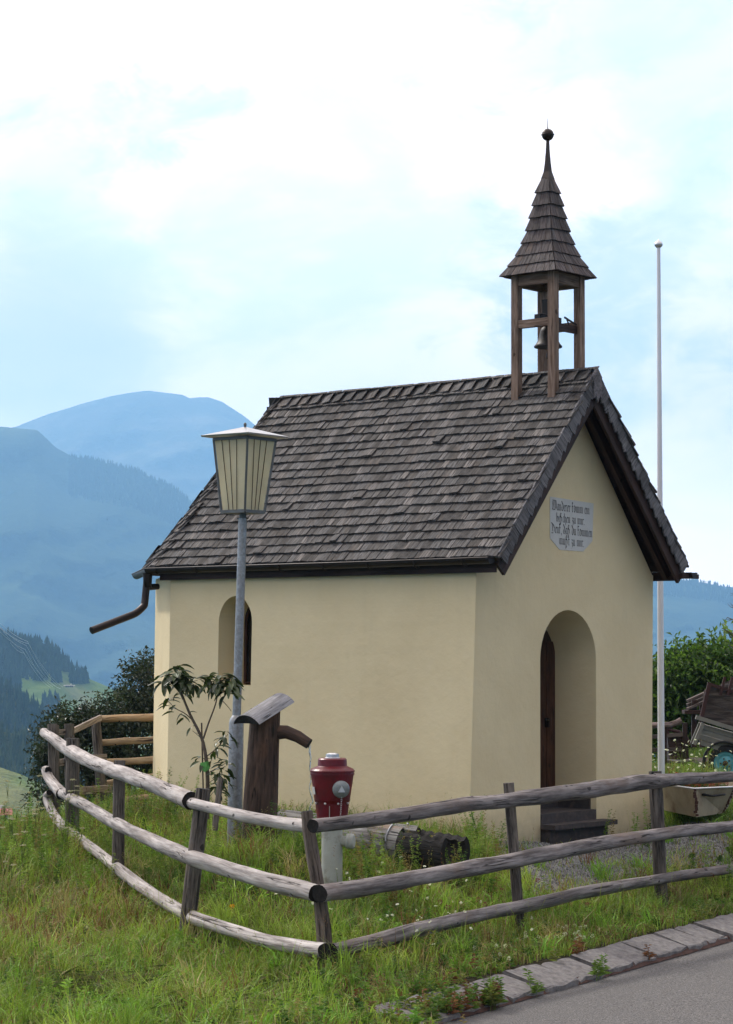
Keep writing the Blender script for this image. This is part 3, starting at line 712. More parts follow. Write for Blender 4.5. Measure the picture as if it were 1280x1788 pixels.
# --- sign with the verse in broken script
b = MB(); sg = [(1.26, 3.507), (1.26, 3.07), (1.433, 2.955), (1.864, 2.952), (2.036, 3.07), (2.059, 3.475)]
b.prism([L3(u, -.004, z) for u, z in sg], CV * .003); sign = b.build('sign_panel', M['sign'], chapel)
GL_ = {}   # glyph: (advance, [polylines]); x-height 1
st_ = lambda x, t=1.0, bt=0.0: [(x - .10, t - .10), (x, t), (x + .04, t - .12), (x + .04, bt + .15), (x + .10, bt), (x + .2, bt + .1)]
GL_['i'] = (.42, [st_(.1), [(.1, 1.3), (.17, 1.37)]]); GL_['n'] = (.86, [st_(.1), [(.18, .85), (.45, 1)], st_(.5)]); GL_['m'] = (1.28, [st_(.1), [(.18, .85), (.45, 1)], st_(.5), [(.58, .85), (.85, 1)], st_(.92)])
GL_['u'] = (.86, [st_(.1), [(.2, .02), (.45, .15)], st_(.52)]); GL_['r'] = (.58, [st_(.1), [(.2, .85), (.35, 1), (.48, .85)]])
GL_['e'] = (.6, [[(.45, .65), (.5, .9), (.3, 1), (.12, .85), (.12, .15), (.28, 0), (.5, .15)], [(.16, .45), (.45, .68)]])
GL_['a'] = (.8, [[(.15, .9), (.35, 1), (.5, .9)], [(.18, .75), (.1, .55), (.12, .12), (.25, 0), (.5, .2)], st_(.5)])
GL_['o'] = (.74, [[(.3, 1), (.1, .8), (.1, .18), (.3, 0), (.55, .2), (.55, .8), (.3, 1), (.1, 1.1)]])
GL_['d'] = (.74, [[(-.02, 1.55), (.2, 1.3), (.52, .9), (.56, .25), (.32, 0), (.1, .18), (.1, .7), (.32, .92)]])
GL_['b'] = (.76, [[(.02, 1.45), (.12, 1.55), (.14, .15), (.32, 0), (.55, .2), (.55, .75), (.35, .95), (.16, .8)]])
GL_['c'] = (.48, [[(.42, .9), (.28, 1), (.12, .85), (.12, .15), (.28, 0), (.44, .15)]])
GL_['h'] = (.78, [[(.02, 1.45), (.12, 1.55), (.14, .1), (.22, 0)], [(.16, .8), (.4, 1), (.55, .8), (.56, .1), (.45, -.4), (.35, -.5)]])
GL_['k'] = (.72, [[(.02, 1.4), (.14, 1.6), (.14, .1), (.24, 0), (.36, .1)], [(.14, 1.55), (.4, 1.45), (.5, 1.55)], [(0, .92), (.5, .92)]])
GL_['z'] = (.62, [[(.05, .9), (.25, 1), (.45, .85), (.2, .5), (.45, .35), (.42, -.2), (.15, -.5)]])
GL_['s'] = (1.0, [[(.0, -.45), (.12, -.5), (.14, 1.35), (.3, 1.55), (.48, 1.4)], [(.45, 1.4), (.3, .95), (.6, .75), (.6, .2), (.4, -.1), (.3, -.4)], [(.0, .9), (.3, .9)]])
GL_['t'] = (.5, [[(.12, 1.35), (.14, .12), (.24, 0), (.4, .1)], [(-.05, .95), (.38, .95)]])
GL_['W'] = (1.55, [[(-.05, 1.5), (.2, 1.65), (.1, 1.2), (.2, .7), (.0, .2), (.3, -.05), (.55, .15)], [(.4, 1.6), (.52, 1.4), (.52, .2)], [(.52, .15), (.8, 0), (1.0, .2)], [(.75, 1.6), (.95, 1.4), (1.0, .2)], [(.95, 1.45), (1.25, 1.5), (1.35, .8), (1.3, .2), (1.0, 0)]])
GL_['D'] = (1.2, [[(-.1, 1.6), (.2, 1.45), (.7, 1.2), (.95, .8), (.9, .2), (.5, -.05), (-.05, .0)], [(.35, 1.35), (.3, .8), (.35, .3), (.1, .05)]])
GL_[','] = (.3, [[(.05, .1), (.12, .0), (.05, -.3)]]); GL_['.'] = (.3, [[(.05, .1), (.12, 0)]]); GL_[' '] = (.5, [])
def lettering():
    mb = MB(); nib = (.062, .048)
    for txt, u0, u1, zb, xh in [('Wanderer komm ein', 1.30, 1.985, 3.372, .066), ('bisichen zu mir.', 1.37, 1.89, 3.250, .062), ('Denk, das du kommen', 1.285, 2.035, 3.130, .066), ('must zu mir.', 1.425, 1.875, 3.012, .066)]:
        chars = {'bisichen zu mir.': list('bi') + ['s'] + list('chen zu mir.'), 'Denk, das du kommen': list('Denk, das du kommen'), 'must zu mir.': list('must zu mir.')}.get(txt, list(txt))
        tot = sum(GL_[c][0] for c in chars); k = (u1 - u0) / tot; x = 0; prev = ' '
        for c in chars:
            adv, sts = GL_[c]
            for pl in sts:
                for (x0, y0), (x1, y1) in zip(pl, pl[1:]):
                    q = [(x0 - nib[0], y0 - nib[1]), (x0 + nib[0], y0 + nib[1]), (x1 + nib[0], y1 + nib[1]), (x1 - nib[0], y1 - nib[1])]
                    mb.add([L3(u0 + (x + a) * k, -.0065 - .0001 * (len(mb.f) % 7), zb + b_ * xh - .02 * (u0 + (x + a) * k - u0) * 1.4) for a, b_ in q], [(0, 1, 2, 3)])
                p0, p1 = pl[0], pl[-1]
            x += adv
    return mb.build('lettering', M['ink'], sign)
lettering()

# --- roof decks
roof_o = MB(); TH = .05
def slab(mb, pts, th):
    P = [Vector(p) for p in pts]; nrm = (P[1] - P[0]).cross(P[2] - P[0]).normalized()
    if nrm.z < 0: nrm = -nrm
    mb.prism(P, -nrm * th)
e_l = [L3(EU, -OF, EZ - .03), L3(EU, EW, EZ - .03), L3(RU, RW, RZ - .04), L3(RU, -OF, RZ - .04)]
UE = W_ - EU
e_r = [L3(UE, -OF, EZ - .03), L3(UE, EW, EZ - .03), L3(RU, RW, RZ - .04), L3(RU, -OF, RZ - .04)]
slab(roof_o, e_l, TH); slab(roof_o, e_r[::-1], TH)
og = .14
h1 = L3(a2[0] - .06, a2[1] + og, EZ - .03); h2 = L3(a3[0] + .06, a3[1] + og, EZ - .03); rr = L3(RU, RW, RZ - .04)
slab(roof_o, [L3(EU, EW, EZ - .03), h1, rr], TH); slab(roof_o, [h1, h2, rr], TH); slab(roof_o, [h2, L3(UE, EW, EZ - .03), rr], TH)
roof = roof_o.build('roof', M['soffit'], chapel)

# --- shingles
def shingle_mesh(wd, ln, th, seed, name, mat, tint):
    r = random.Random(seed); me = MB(); sk = r.uniform(-.006, .006); a = r.uniform(-.004, .004)
    x = wd / 2; V = [(-x, sk, 0), (x, -sk, 0), (x + a, ln, 0), (-x - a, ln, 0), (-x, sk + r.uniform(0, .003), th * r.uniform(.8, 1.3)), (x, -sk + r.uniform(0, .003), th * r.uniform(.8, 1.3)), (x + a, ln, .004), (-x - a, ln, .004)]
    G = [(v[1] + seed * 1.7, v[0] + seed * .31, v[2] + seed * .77) for v in V]
    return V, G, [(0, 3, 2, 1), (4, 5, 6, 7), (0, 1, 5, 4), (1, 2, 6, 5), (2, 3, 7, 6), (3, 0, 4, 7)], tint
def shingle_lib(widths, ln, th, name, mat, per=6, tr=(.5, 1.4)):
    lib = []
    for w in widths:
        for k in range(per):
            g = R.uniform(*tr); wm = R.uniform(.97, 1.04); t = (g * wm, g, g / wm)
            V, G, F, t = shingle_mesh(w, ln, th, R.randint(1, 9999) * .01 + 1, name, mat, t)
            mb = MB(); mb.add(V, F, G)
            me_o = mb.build('_lib', mat, None, t); me = me_o.data; me.name = name; bpy.data.objects.remove(me_o)
            lib.append((w, me, np.array(V), np.array(G), np.array(F), t))
    return lib
def place_shingles(items, parent, name, mat, nind, restname):
    """items: list of (lib entry, world Matrix)"""
    cp = Vector((0, 0, CZ)); items.sort(key=lambda q: (q[1].translation - cp).length)
    o0 = ORIG[parent.name]
    for e, mx in items[:nind]:
        o = bpy.data.objects.new(name, e[1]); COL.objects.link(o); o.parent = parent; m = mx.copy(); m.translation = mx.translation - o0; o.matrix_local = m
    rest = items[nind:]
    if rest:
        V = []; G = []; F = []; T = []; n = 0
        for e, mx in rest:
            A = np.array(mx); V.append(e[2] @ A[:3, :3].T + A[:3, 3]); G.append(e[3]); F.append(e[4] + n); T.append(np.tile(e[5], (8, 1))); n += 8
        stuff(npmesh(restname, np.concatenate(V), np.concatenate(F), mat, np.concatenate(T), np.concatenate(G), parent))
def roof_plane(origin_f, up_f, end_f, rows, L, expo, lib, skip=None, lift=.0):
    """origin_f(s)->(left pt, right pt) of the course at slope distance s"""
    items = []
    for r in range(rows):
        s = r * expo; A, B = origin_f(s); d = (B - A); l = d.length
        if l < .05: continue
        d.normalize(); up = up_f; nrm = d.cross(up).normalized()
        if nrm.z < 0: nrm = -nrm; 
        x = R.uniform(-.05, 0); wav = R.uniform(0, 9)
        while x < l:
            cand = R.choice(lib); w = cand[0]
            if x + w > l + .03:
                cand = min(lib, key=lambda e: abs(e[0] - (l - x))); w = cand[0]
                if l - x < .03: break
            jit = R.uniform(-.0045, .0045) + .007 * mnoise.noise(Vector((x * 1.3 + wav, r * .3, 0)))
            liftb = .026 + R.uniform(0, .006) + (R.uniform(.008, .02) if R.random() < .04 else 0)
            liftt = .004
            o = A + d * (x + w / 2) + up * (jit - .012) + nrm * (liftb + lift)
            tip = A + d * (x + w / 2) + up * (.27) + nrm * (liftt + lift)
            y = (tip - o).normalized(); ang = R.uniform(-.018, .018); X = (d * math.cos(ang) + y * math.sin(ang)); Z = X.cross(y)
            if Z.z < 0: X = -X; Z = -Z
            y = Z.cross(X).normalized(); X = X.normalized(); Z = Z.normalized()
            items.append((cand, Matrix(((X.x, y.x, Z.x, o.x), (X.y, y.y, Z.y, o.y), (X.z, y.z, Z.z, o.z), (0, 0, 0, 1)))))
            x += w + R.uniform(.0015, .005)
    return items
SL = math.hypot(RU - EU, RZ - EZ); EXPO = SL / 20.3
slib = shingle_lib([.06, .07, .08, .09, .10, .115, .13], .29, .022, 'shingle', M['shingle'])
upL = (L3(RU, 0, RZ) - L3(EU, 0, EZ)).normalized(); upR = (L3(RU, 0, RZ) - L3(UE, 0, EZ)).normalized()
def cL(s): b = L3(EU, 0, EZ - .028) + upL * s; k = s / SL; return b - CV * (OF + .01), b + CV * (EW + (RW - EW) * k)
def cR(s): b = L3(UE, 0, EZ - .028) + upR * s; k = s / SL; return b - CV * (OF + .01), b + CV * (EW + (RW - EW) * k)
itL = roof_plane(cL, upL, None, 20, SL, EXPO, slib); itL += roof_plane(lambda s: cL(s), upL, None, 1, SL, EXPO, slib, lift=-.016)
place_shingles(itL, roof, 'shingle', M['shingle'], 290, 'shingles')
itR = roof_plane(cR, upR, None, 20, SL, EXPO, slib)
def facet(P, Q, T_):
    P, Q, T_ = Vector(P), Vector(Q), Vector(T_); mid_ = (P + Q) / 2; d = (Q - P).normalized(); foot = P + d * (T_ - P).dot(d); up = (T_ - foot); l = up.length; up.normalize()
    def f(s): k = s / l; return P.lerp(T_, k), Q.lerp(T_, k)
    return roof_plane(f, up, None, int(l / .137), l, .137, slib)
ap_it = facet(L3(EU, EW, EZ - .03), h1, rr) + facet(h1, h2, rr) + facet(h2, L3(UE, EW, EZ - .03), rr)
place_shingles(itR + ap_it, roof, 'shingle', M['shingle'], 0, 'shingles')
# ridge shingles, raking like saw teeth along the ridge, both sides
rl = shingle_lib([.19, .21, .23], .30, .016, 'ridge_shingle', M['shingle'], 3)
items = []
for sd_ in (0, 1):
    w0 = -OF; up_ = upL if sd_ == 0 else upR; nrm = CV.cross(up_).normalized(); nrm = nrm if nrm.z > 0 else -nrm
    while w0 < RW - .17:
        e = R.choice(rl); w = e[0]
        b = L3(RU, w0 + w / 2, RZ - .03) - up_ * .135 + nrm * .040
        y = up_; X = (CV + nrm * -(.13 + R.uniform(0, .09))).normalized()
        if sd_: pass
        Z = X.cross(y).normalized(); 
        if Z.z < 0: X = -X; Z = -Z
        y = Z.cross(X); k = .50
        items.append((e, Matrix(((X.x, y.x * k, Z.x, b.x), (X.y, y.y * k, Z.y, b.y), (X.z, y.z * k, Z.z, b.z), (0, 0, 0, 1))))); w0 += w * .80
place_shingles(items, roof, 'ridge_shingle', M['shingle'], 60, 'ridge_shingles')
# verge: scalloped grey boards hanging at the gable edge, bargeboard behind
def verge(up, u_e, sgn):
    nrm = CV.cross(up).normalized(); nrm = nrm if nrm.z > 0 else -nrm
    b = MB(); b.beam(L3(u_e, -OF + .02, EZ - .03) - nrm * .13 - up * .03, L3(RU, -OF + .02, RZ - .03) - nrm * .13, .035, .17, nrm); b.build('bargeboard', M['soffit'], roof)
    b = MB(); b.beam(L3(u_e, -OF + .18, EZ - .03) - nrm * .125, L3(RU, -OF + .18, RZ - .03) - nrm * .125, .06, .12, nrm); b.build('rafter', M['soffit'], roof)
    for r in range(20):
        s = r * EXPO + .02; w = EXPO * 1.22
        o = L3(u_e, -OF - .010 - R.uniform(0, .014), EZ) + up * s; P = []
        for (x, y) in [(0, .012), (w, .012), (w, -.10), (w * .86, -.125), (w * .5, -.135), (w * .25, -.15), (w * .02, -.16), (-.012, -.10)]: P.append(o + up * x + nrm * (y + R.uniform(-.003, .003) + .012))
        mb = MB(); mb.prism(P, -CV * (.016 + R.uniform(0, .003))); 
        mb.g = [((Vector(p) - o).dot(nrm) + r, (Vector(p) - o).dot(up) + r * .3, r * .7) for p in mb.v]
        mb.build('verge_shingle', M['verge_wood'], roof, (R.uniform(.7, 1.25),) * 3)
verge(upL, EU, 1); verge(upR, UE, -1)
# apex cover board at the gable peak
mb = MB(); o = L3(RU, -OF - .035, RZ + .01); mb.prism([o + CA * a + Vector((0, 0, z)) for a, z in [(0, .02), (.075, -.07), (.07, -.30), (.035, -.27), (0, -.345), (-.035, -.27), (-.07, -.30), (-.075, -.07)]], -CV * .018); mb.build('apex_board', M['verge_wood'], roof, (1.05, 1, 1))
# soffit boards under the gable overhang are the deck itself; eave fascia
b = MB(); b.beam(L3(EU + .06, -OF + .05, EZ - .115), L3(EU + .06, EW - .06, EZ - .115), .03, .10); b.beam(L3(UE - .06, -OF + .05, EZ - .115), L3(UE - .06, EW - .06, EZ - .115), .03, .10); b.build('fascia', M['soffit'], roof)
b = MB(); b.add([L3(-.01, -OF + .05, 2.70), L3(EU + .06, -OF + .05, 2.70), L3(EU + .06, EW, 2.70), L3(-.01, EW, 2.70)], [(0, 1, 2, 3)]); b.build('eave_soffit', M['soffit'], roof)

# --- gutters
def gutter_run(pts, name='gutter', r=.058):
    mb = MB(); pts = [Vector(p) for p in pts]; n = 10; V = []; 
    for i, p in enumerate(pts):
        t = (pts[min(i + 1, len(pts) - 1)] - pts[max(i - 1, 0)]); t.z = 0; t.normalize(); sd_ = t.cross(Vector((0, 0, 1)))
        for k in range(n + 1):
            th = PI * k / n; V.append(p + sd_ * math.cos(th) * r - Vector((0, 0, math.sin(th) * r * 1.05)))
        for k in range(n, -1, -1):
            th = PI * k / n; V.append(p + sd_ * math.cos(th) * (r - .006) - Vector((0, 0, math.sin(th) * (r * 1.05 - .006))) + Vector((0, 0, .002)))
    m = 2 * (n + 1); F = [(i * m + k, i * m + (k + 1) % m, (i + 1) * m + (k + 1) % m, (i + 1) * m + k) for i in range(len(pts) - 1) for k in range(m)]
    F += [tuple(range(n + 1)), tuple(range((len(pts) - 1) * m, (len(pts) - 1) * m + n + 1))[::-1]]
    mb.add(V, F, None, 0, False)
    for sgn in (1, -1):
        q = [p + ((pts[min(i + 1, len(pts) - 1)] - pts[max(i - 1, 0)]).normalized().cross(Vector((0, 0, 1)))) * sgn * r for i, p in enumerate(pts)]
        mb.tube(q, .008, 6)
    return mb.build(name, M['darkmetal'], chapel)
GZ = 2.80
gl = gutter_run([L3(EU - .055, -OF + .02, GZ + .012), L3(EU - .055, 1.5, GZ + .004), L3(EU - .055, EW + .02, GZ), L3(a2[0] - .12, a2[1] + og + .06, GZ - .01)])
gr = gutter_run([L3(UE + .055, EW, GZ - .04), L3(UE + .055, -OF - .08, GZ - .045)])
for k in range(8):
    w = .0 + k * .62; b = MB(); pts = [L3(EU - .055, w, GZ) + CA * (.064 * math.cos(th)) - Vector((0, 0, .068 * math.sin(th))) for th in [PI * i / 10 for i in range(11)]]
    b.tube(pts, .006, 5); b.build('bracket', M['darkmetal'], gl)
b = MB(); b.box(L3(W_ + .16, -OF - .02, 2.72), (.34, .05, .05), M3c); b.build('tie_board', M['soffit'], roof)
# spout at the apse corner
G0 = L3(EU - .03, EW + .06, GZ - .05)
e1 = at(254, 1040, G0.y); e2 = at(252, 1058, G0.y - .03); e3 = at(238, 1071, G0.y - .1); e4 = at(160, 1101, G0.y - .5)
def bez(P, n=6):
    out = []
    for i in range(len(P) - 2):
        a, b_, c = P[i], P[i + 1], P[i + 2]; s = (a + b_) / 2 if i else a; e = (b_ + c) / 2 if i < len(P) - 3 else c
        for k in range(n + (1 if i == len(P) - 3 else 0)): t = k / n; out.append(s * (1 - t) ** 2 + b_ * 2 * t * (1 - t) + e * t * t)
    return out
b = MB(); b.tube(bez([G0, e1, e2.lerp(e1, .2), e2, e3, e3.lerp(e4, .15), e4], 5), .042, 14, True); sp = b.build('downspout', M['darkmetal'], chapel)
b = MB(); b.lathe(G0 - Vector((0, 0, .12)), [(.045, -.04), (.05, -.04), (.05, .06), (.06, .12)], 16); b.build('collar', M['darkmetal'], sp)
b = MB(); b.tube([at(255, 1026, G0.y), at(276, 1024, G0.y + .1)], .035, 12); b.build('wall_bracket', M['darkmetal'], sp)

# --- bell turret
BU, BW, BS = W_ / 2, .27, .24    # centre and half spacing of post axes
PT = 5.905
def post(u, w, z0):
    b = MB(); b.beam(L3(u, w, z0), L3(u, w, PT), .085, .085, CA); return b.build('turret_post', M['belfry'], chapel, (R.uniform(.85, 1.15),) * 3)
for su in (-1, 1):
    for sw in (-1, 1): post(BU + su * BS, BW + sw * BS, 4.50)
for (p, q, zc, h) in [((-1, -1), (-1, 1), PT - .06, .115), ((1, -1), (1, 1), PT - .06, .115), ((-1, -1), (1, -1), PT - .06, .115), ((-1, 1), (1, 1), PT - .06, .115), ((-1, -1), (-1, 1), 5.375, .085), ((1, -1), (1, 1), 5.375, .085)]:
    A = L3(BU + p[0] * BS, BW + p[1] * BS, zc); B = L3(BU + q[0] * BS, BW + q[1] * BS, zc); d = (B - A).normalized() * .043
    b = MB(); b.beam(A + d, B - d, .06, h); b.build('turret_beam', M['belfry'], chapel, (R.uniform(.8, 1.1),) * 3)
# dark cross members on the gable side with a diagonal brace
A = L3(BU - BS, BW + BS - .02, 5.40); B = L3(BU + BS, BW + BS - .02, 5.40); d = (B - A).normalized() * .043
for (w, z, h) in ((BW - BS + .01, 5.325, .08),):
    b = MB(); b.beam(L3(BU - BS + .043, w, z), L3(BU + BS - .043, w, z), .03, h); b.build('cross_bar', M['soffit'], chapel)
b = MB(); b.beam(L3(BU - .02, BW - BS + .01, 5.44), L3(BU + BS - .03, BW - BS + .01, 5.38), .012, .018); b.beam(L3(BU + .06, BW - BS + .01, 5.37), L3(BU + .02, BW - BS + .01, 5.43), .012, .012); b.build('iron_strap', M['darkmetal'], chapel)
# bell, yoke on two bearings
bc = L3(BU, BW, 5.135)
bell = thing('bell', 'dark bronze bell hanging from an iron yoke in the open turret', 'bell', bc + Vector((0, 0, .42)))
b = MB(); b.lathe(bc, [(.148, 0), (.154, .012), (.135, .035), (.114, .07), (.096, .12), (.086, .17), (.076, .205), (.048, .228), (.02, .235)], 28); b.lathe(bc, [(.122, .002), (.10, .03), (.075, .12), (.06, .19)], 28, caps=False)
body = b.build('bell_body', M['bronze'], bell)
b = MB(); b.tube([bc + Vector((0, 0, .18)), bc + Vector((.005, 0, -.03))], .010, 8); b.lathe(bc + Vector((.005, 0, -.10)), [(.008, -.03), (.024, -.02), (.028, .02), (.012, .07)], 12); b.build('clapper', M['bronze'], bell)
b = MB(); b.beam(bc + Vector((0, 0, .30)) - CA * .2, bc + Vector((0, 0, .30)) + CA * .2, .07, .08); b.box(bc + Vector((0, 0, .41)), (.12, .07, .15), M3c); b.box(bc + Vector((0, 0, .50)), (.10, .09, .035), M3c)
b.tube([bc + Vector((0, 0, .23)) - CA * .05, bc + Vector((0, 0, .28)) - CA * .05], .012, 8); b.tube([bc + Vector((0, 0, .23)) + CA * .05, bc + Vector((0, 0, .28)) + CA * .05], .012, 8)
b.build('yoke', M['bronze'], bell)
b = MB(); b.tube([bc + Vector((0, 0, .30)) - CA * .15 + (CV * .11 * math.sin(i * PI / 5) * -1) + Vector((0, 0, .0 + .05 * math.cos(i * PI / 5))) for i in range(6)], .012, 6); b.build('bell_lever', M['bronze'], bell)

# --- spire
tcx = L3(BU, BW, 0)
def sq(z, h): return [tcx + CA * (sx * h) + CV * (sy * h) + Vector((0, 0, z)) for sx, sy in ((-1, -1), (1, -1), (1, 1), (-1, 1))]
PYS = 163.0
prof = [(481, 164), (463, 136), (444, 109), (422, 89), (400, 73), (377, 62), (355, 51), (332, 40), (310, 26)]
zz_ = [5.905 + (481 - y) / PYS for y, w in prof]; hh_ = [w / PYS / 1.39 / 2 for y, w in prof]
b = MB(); V = []
for z, h in zip(zz_, hh_): V += sq(z, h - .022)
F = [(4 * i + k, 4 * i + (k + 1) % 4, 4 * i + 4 + (k + 1) % 4, 4 * i + 4 + k) for i in range(len(prof) - 1) for k in range(4)] + [(3, 2, 1, 0), (32, 33, 34, 35)]
b.add(V, F); spire = b.build('spire', M['soffit'], chapel)
def spire_shingles():
    cnt = [9, 9, 7, 6, 4, 4, 3, 2]
    for r in range(8):
        z0, h0 = zz_[r] - .014, hh_[r] + .010; z1, h1_ = zz_[r + 1] + .01, hh_[r + 1] - .012
        lo = sq(z0, h0); hi = sq(z1, h1_)
        for k in range(4):
            A, B = lo[k], lo[(k + 1) % 4]; C_, D = hi[k], hi[(k + 1) % 4]
            n = cnt[r]; cuts = [0]; ws = [R.uniform(.7, 1.3) for _ in range(n)]; tot = sum(ws)
            for w in ws: cuts.append(cuts[-1] + w / tot)
            nrm = (B - A).cross(C_ - A).normalized(); cen = tcx + Vector((0, 0, z0))
            if nrm.dot(A.lerp(B, .5) - cen) < 0: nrm = -nrm
            for i in range(n):
                a, c = cuts[i] + .004, cuts[i + 1] - .004; lift = nrm * R.uniform(0, .003); dz = Vector((0, 0, R.uniform(-.005, .003)))
                p = [A.lerp(B, a) + dz, A.lerp(B, c) + dz, C_.lerp(D, c), C_.lerp(D, a)]
                th = .012; P = [q + lift for q in p] + [p[0] + nrm * th + lift, p[1] + nrm * th + lift, p[2] + nrm * .004 + lift, p[3] + nrm * .004 + lift]
                s = R.uniform(0, 50); G = []
                for q in P: G.append((q.z + s, (q - A).dot((B - A).normalized()) + s * .3, (q - A).dot(nrm) + s * .7))
                mb = MB(); mb.hexa(P, G); t = R.uniform(.75, 1.25); mb.build('spire_shingle', M['spire_shingle'], spire, (t * R.uniform(.98, 1.05), t, t))
spire_shingles()
b = MB(); zt = zz_[-1]; V = []
fp = [(-.03, .061), (.02, .050), (.085, .033), (.18, .024), (.31, .016), (.44, .0115)]
for dz, h in fp: V += sq(zt + dz, h)
b.add(V, [(4 * i + k, 4 * i + (k + 1) % 4, 4 * i + 4 + (k + 1) % 4, 4 * i + 4 + k) for i in range(5) for k in range(4)] + [(3, 2, 1, 0), (20, 21, 22, 23)])
b.build('spire_cap', M['darkmetal'], spire)
bz = zt + .49; pr = [(.066 * math.sin(PI * i / 12), bz - .066 * math.cos(PI * i / 12)) for i in range(13)]
b = MB(); b.lathe(Vector((tcx.x, tcx.y, 0)), [(max(r, .001), z) for r, z in pr], 24); b.lathe(Vector((tcx.x, tcx.y, bz)), [(.066, -.006), (.074, 0), (.066, .006)], 24); b.build('ball', M['darkmetal'], spire)
b = MB(); b.tube([Vector((tcx.x, tcx.y, bz + .06)), Vector((tcx.x, tcx.y, bz + .19))], [.006, .0015], 6); b.build('spike', M['darkmetal'], spire)

# ================================================================== FENCES
RC = Vector((1, 1, 1))
def rail(parent, pts, radii, mat, Yf, name='rail', n=16, tint=None, ext=0.0):
    """pts photo pixels of the log's axis, radii in photo pixels, Yf distance function"""
    P = []; Rd = []
    N_ = len(pts)
    tt = np.linspace(0, N_ - 1, (N_ - 1) * 7 + 1); ar = np.array(pts, float)
    # smooth interpolation (catmull-rom) of the axis
    for t in tt:
        i = min(int(t), N_ - 2); f = t - i; g = lambda k: ar[min(max(k, 0), N_ - 1)]
        p0, p1, p2, p3 = g(i - 1), g(i), g(i + 1), g(i + 2)
        q = .5 * ((2 * p1) + (-p0 + p2) * f + (2 * p0 - 5 * p1 + 4 * p2 - p3) * f * f + (-p0 + 3 * p1 - 3 * p2 + p3) * f ** 3)
        Y = Yf(q[0]); r = float(np.interp(t, np.linspace(0, N_ - 1, len(radii)), radii))
        w = at(q[0], q[1], Y); P.append(w + Vector((0, 0, .006 * mnoise.noise(Vector((t * 1.7, pts[0][1], 0)))))); Rd.append(r * Y / 4000 * (1 + .05 * mnoise.noise(Vector((t * 1.1, pts[0][0] * .3, 2)))))
    b = MB(); b.tube(P, Rd, n, True, 0, 1, True, .15, R.uniform(0, 9))
    # side knots
    for k in range(R.randint(2, 4)):
        i = R.randint(2, len(P) - 3); d = (P[i + 1] - P[i]).normalized(); a = R.uniform(0, 6.28); s = d.cross(Vector((0, 0, 1))).normalized(); u = s.cross(d)
        q = (s * math.cos(a) + u * math.sin(a)); b.tube([P[i] + q * Rd[i] * .8, P[i] + q * (Rd[i] * 1.06)], [.02, .011], 7, True, 0, 1)
    g = R.uniform(.86, 1.12) if tint is None else tint
    return b.build(name, [M[mat], M['endgrain']], parent, (g, g * .985, g * .97))
def fpost(parent, top, bot, wpx, Y, dy=.16, square=False, name='post', mat='post', wob=.10):
    Y2 = Y + dy; A = at(bot[0], bot[1], Y2); B = at(top[0], top[1], Y2); g = gz(A.x, A.y); A.z = min(A.z, g) - .15
    r = wpx * Y2 / 8000; b = MB()
    if square: b.beam(A, B, r * 1.9, r * 1.6, (0, 1, 0))
    else: b.tube([A.lerp(B, i / 6) for i in range(7)], [r * (1.08 - .02 * i) for i in range(7)], 12, True, 0, 1, True, wob, R.uniform(0, 9))
    t = R.uniform(.8, 1.25); return b.build(name, [M[mat], M['endgrain']], parent, (t, t, t))

fl = thing('log_fence', 'silver log fence bowing down the grassy bank left of the lamp, three thick rails', 'fence', at(343, 1600, 18.2), 'log rail fences round the chapel')
fY = lambda px: lfY(px)
rail(fl, [(77, 1279), (115, 1306), (146, 1324), (215, 1351), (277, 1374), (333, 1399)], [8, 11, 12, 13, 14, 15.5], 'rail', fY)
rail(fl, [(328, 1400), (384, 1415), (452, 1430), (541, 1444)], [9.5, 10, 10.5, 12], 'rail', lambda p: fY(p) + .04)
rail(fl, [(84, 1345), (80, 1346), (87, 1362), (108, 1386)], [6, 8, 9, 10.5], 'rail', lambda p: fY(p) - .02)
rail(fl, [(106, 1383), (165, 1416), (215, 1444), (274, 1471), (321, 1492), (384, 1513), (452, 1534), (553, 1561)], [8.5, 10, 11, 12, 13, 14, 15, 16], 'rail', fY)
rail(fl, [(86, 1384), (82, 1392), (90, 1416), (112, 1444), (165, 1484), (215, 1524), (265, 1560), (320, 1593), (400, 1624), (500, 1650), (566, 1660)], [5, 7, 8, 8.5, 9, 10, 11, 11.5, 12, 12.5, 13], 'rail', fY)
fpost(fl, (355, 1377), (322, 1625), 27, 18.2, mat='post'); fpost(fl, (209, 1328), (205, 1552), 21, 20.7); fpost(fl, (127, 1289), (126, 1470), 24, 23.0)
fpost(fl, (91, 1264), (99, 1440), 18, 24.1, .15)

fr = thing('log_fence', 'grey log fence running above the kerb and road in front of the chapel door', 'fence', at(907, 1645, 19), 'log rail fences round the chapel')
gY = lambda px: rfY(px)
rail(fr, [(546, 1442), (640, 1432), (720, 1420), (800, 1407), (880, 1398), (942, 1390), (1040, 1378), (1110, 1367), (1160, 1364)], [12, 12.5, 13, 12.5, 13, 14, 14, 14, 12], 'rail_dark', gY)
rail(fr, [(1140, 1363), (1210, 1359), (1280, 1356), (1400, 1350), (1480, 1347)], [12, 10, 9, 8, 7.5], 'rail_dark', lambda p: gY(p) + .03)
rail(fr, [(558, 1561), (640, 1548), (720, 1535), (800, 1520), (880, 1506), (960, 1490), (1040, 1475), (1160, 1456), (1280, 1442), (1480, 1420)], [15.5, 15, 14.5, 13.5, 13.5, 13, 12.5, 11, 9.5, 8], 'rail_dark', gY)
rail(fr, [(578, 1661), (640, 1648), (720, 1626), (800, 1606), (880, 1589), (960, 1572), (1040, 1554), (1160, 1534), (1280, 1516), (1480, 1484)], [13.5, 13, 13, 12, 11.5, 11, 10.5, 9, 8, 7.5], 'rail_dark', gY)
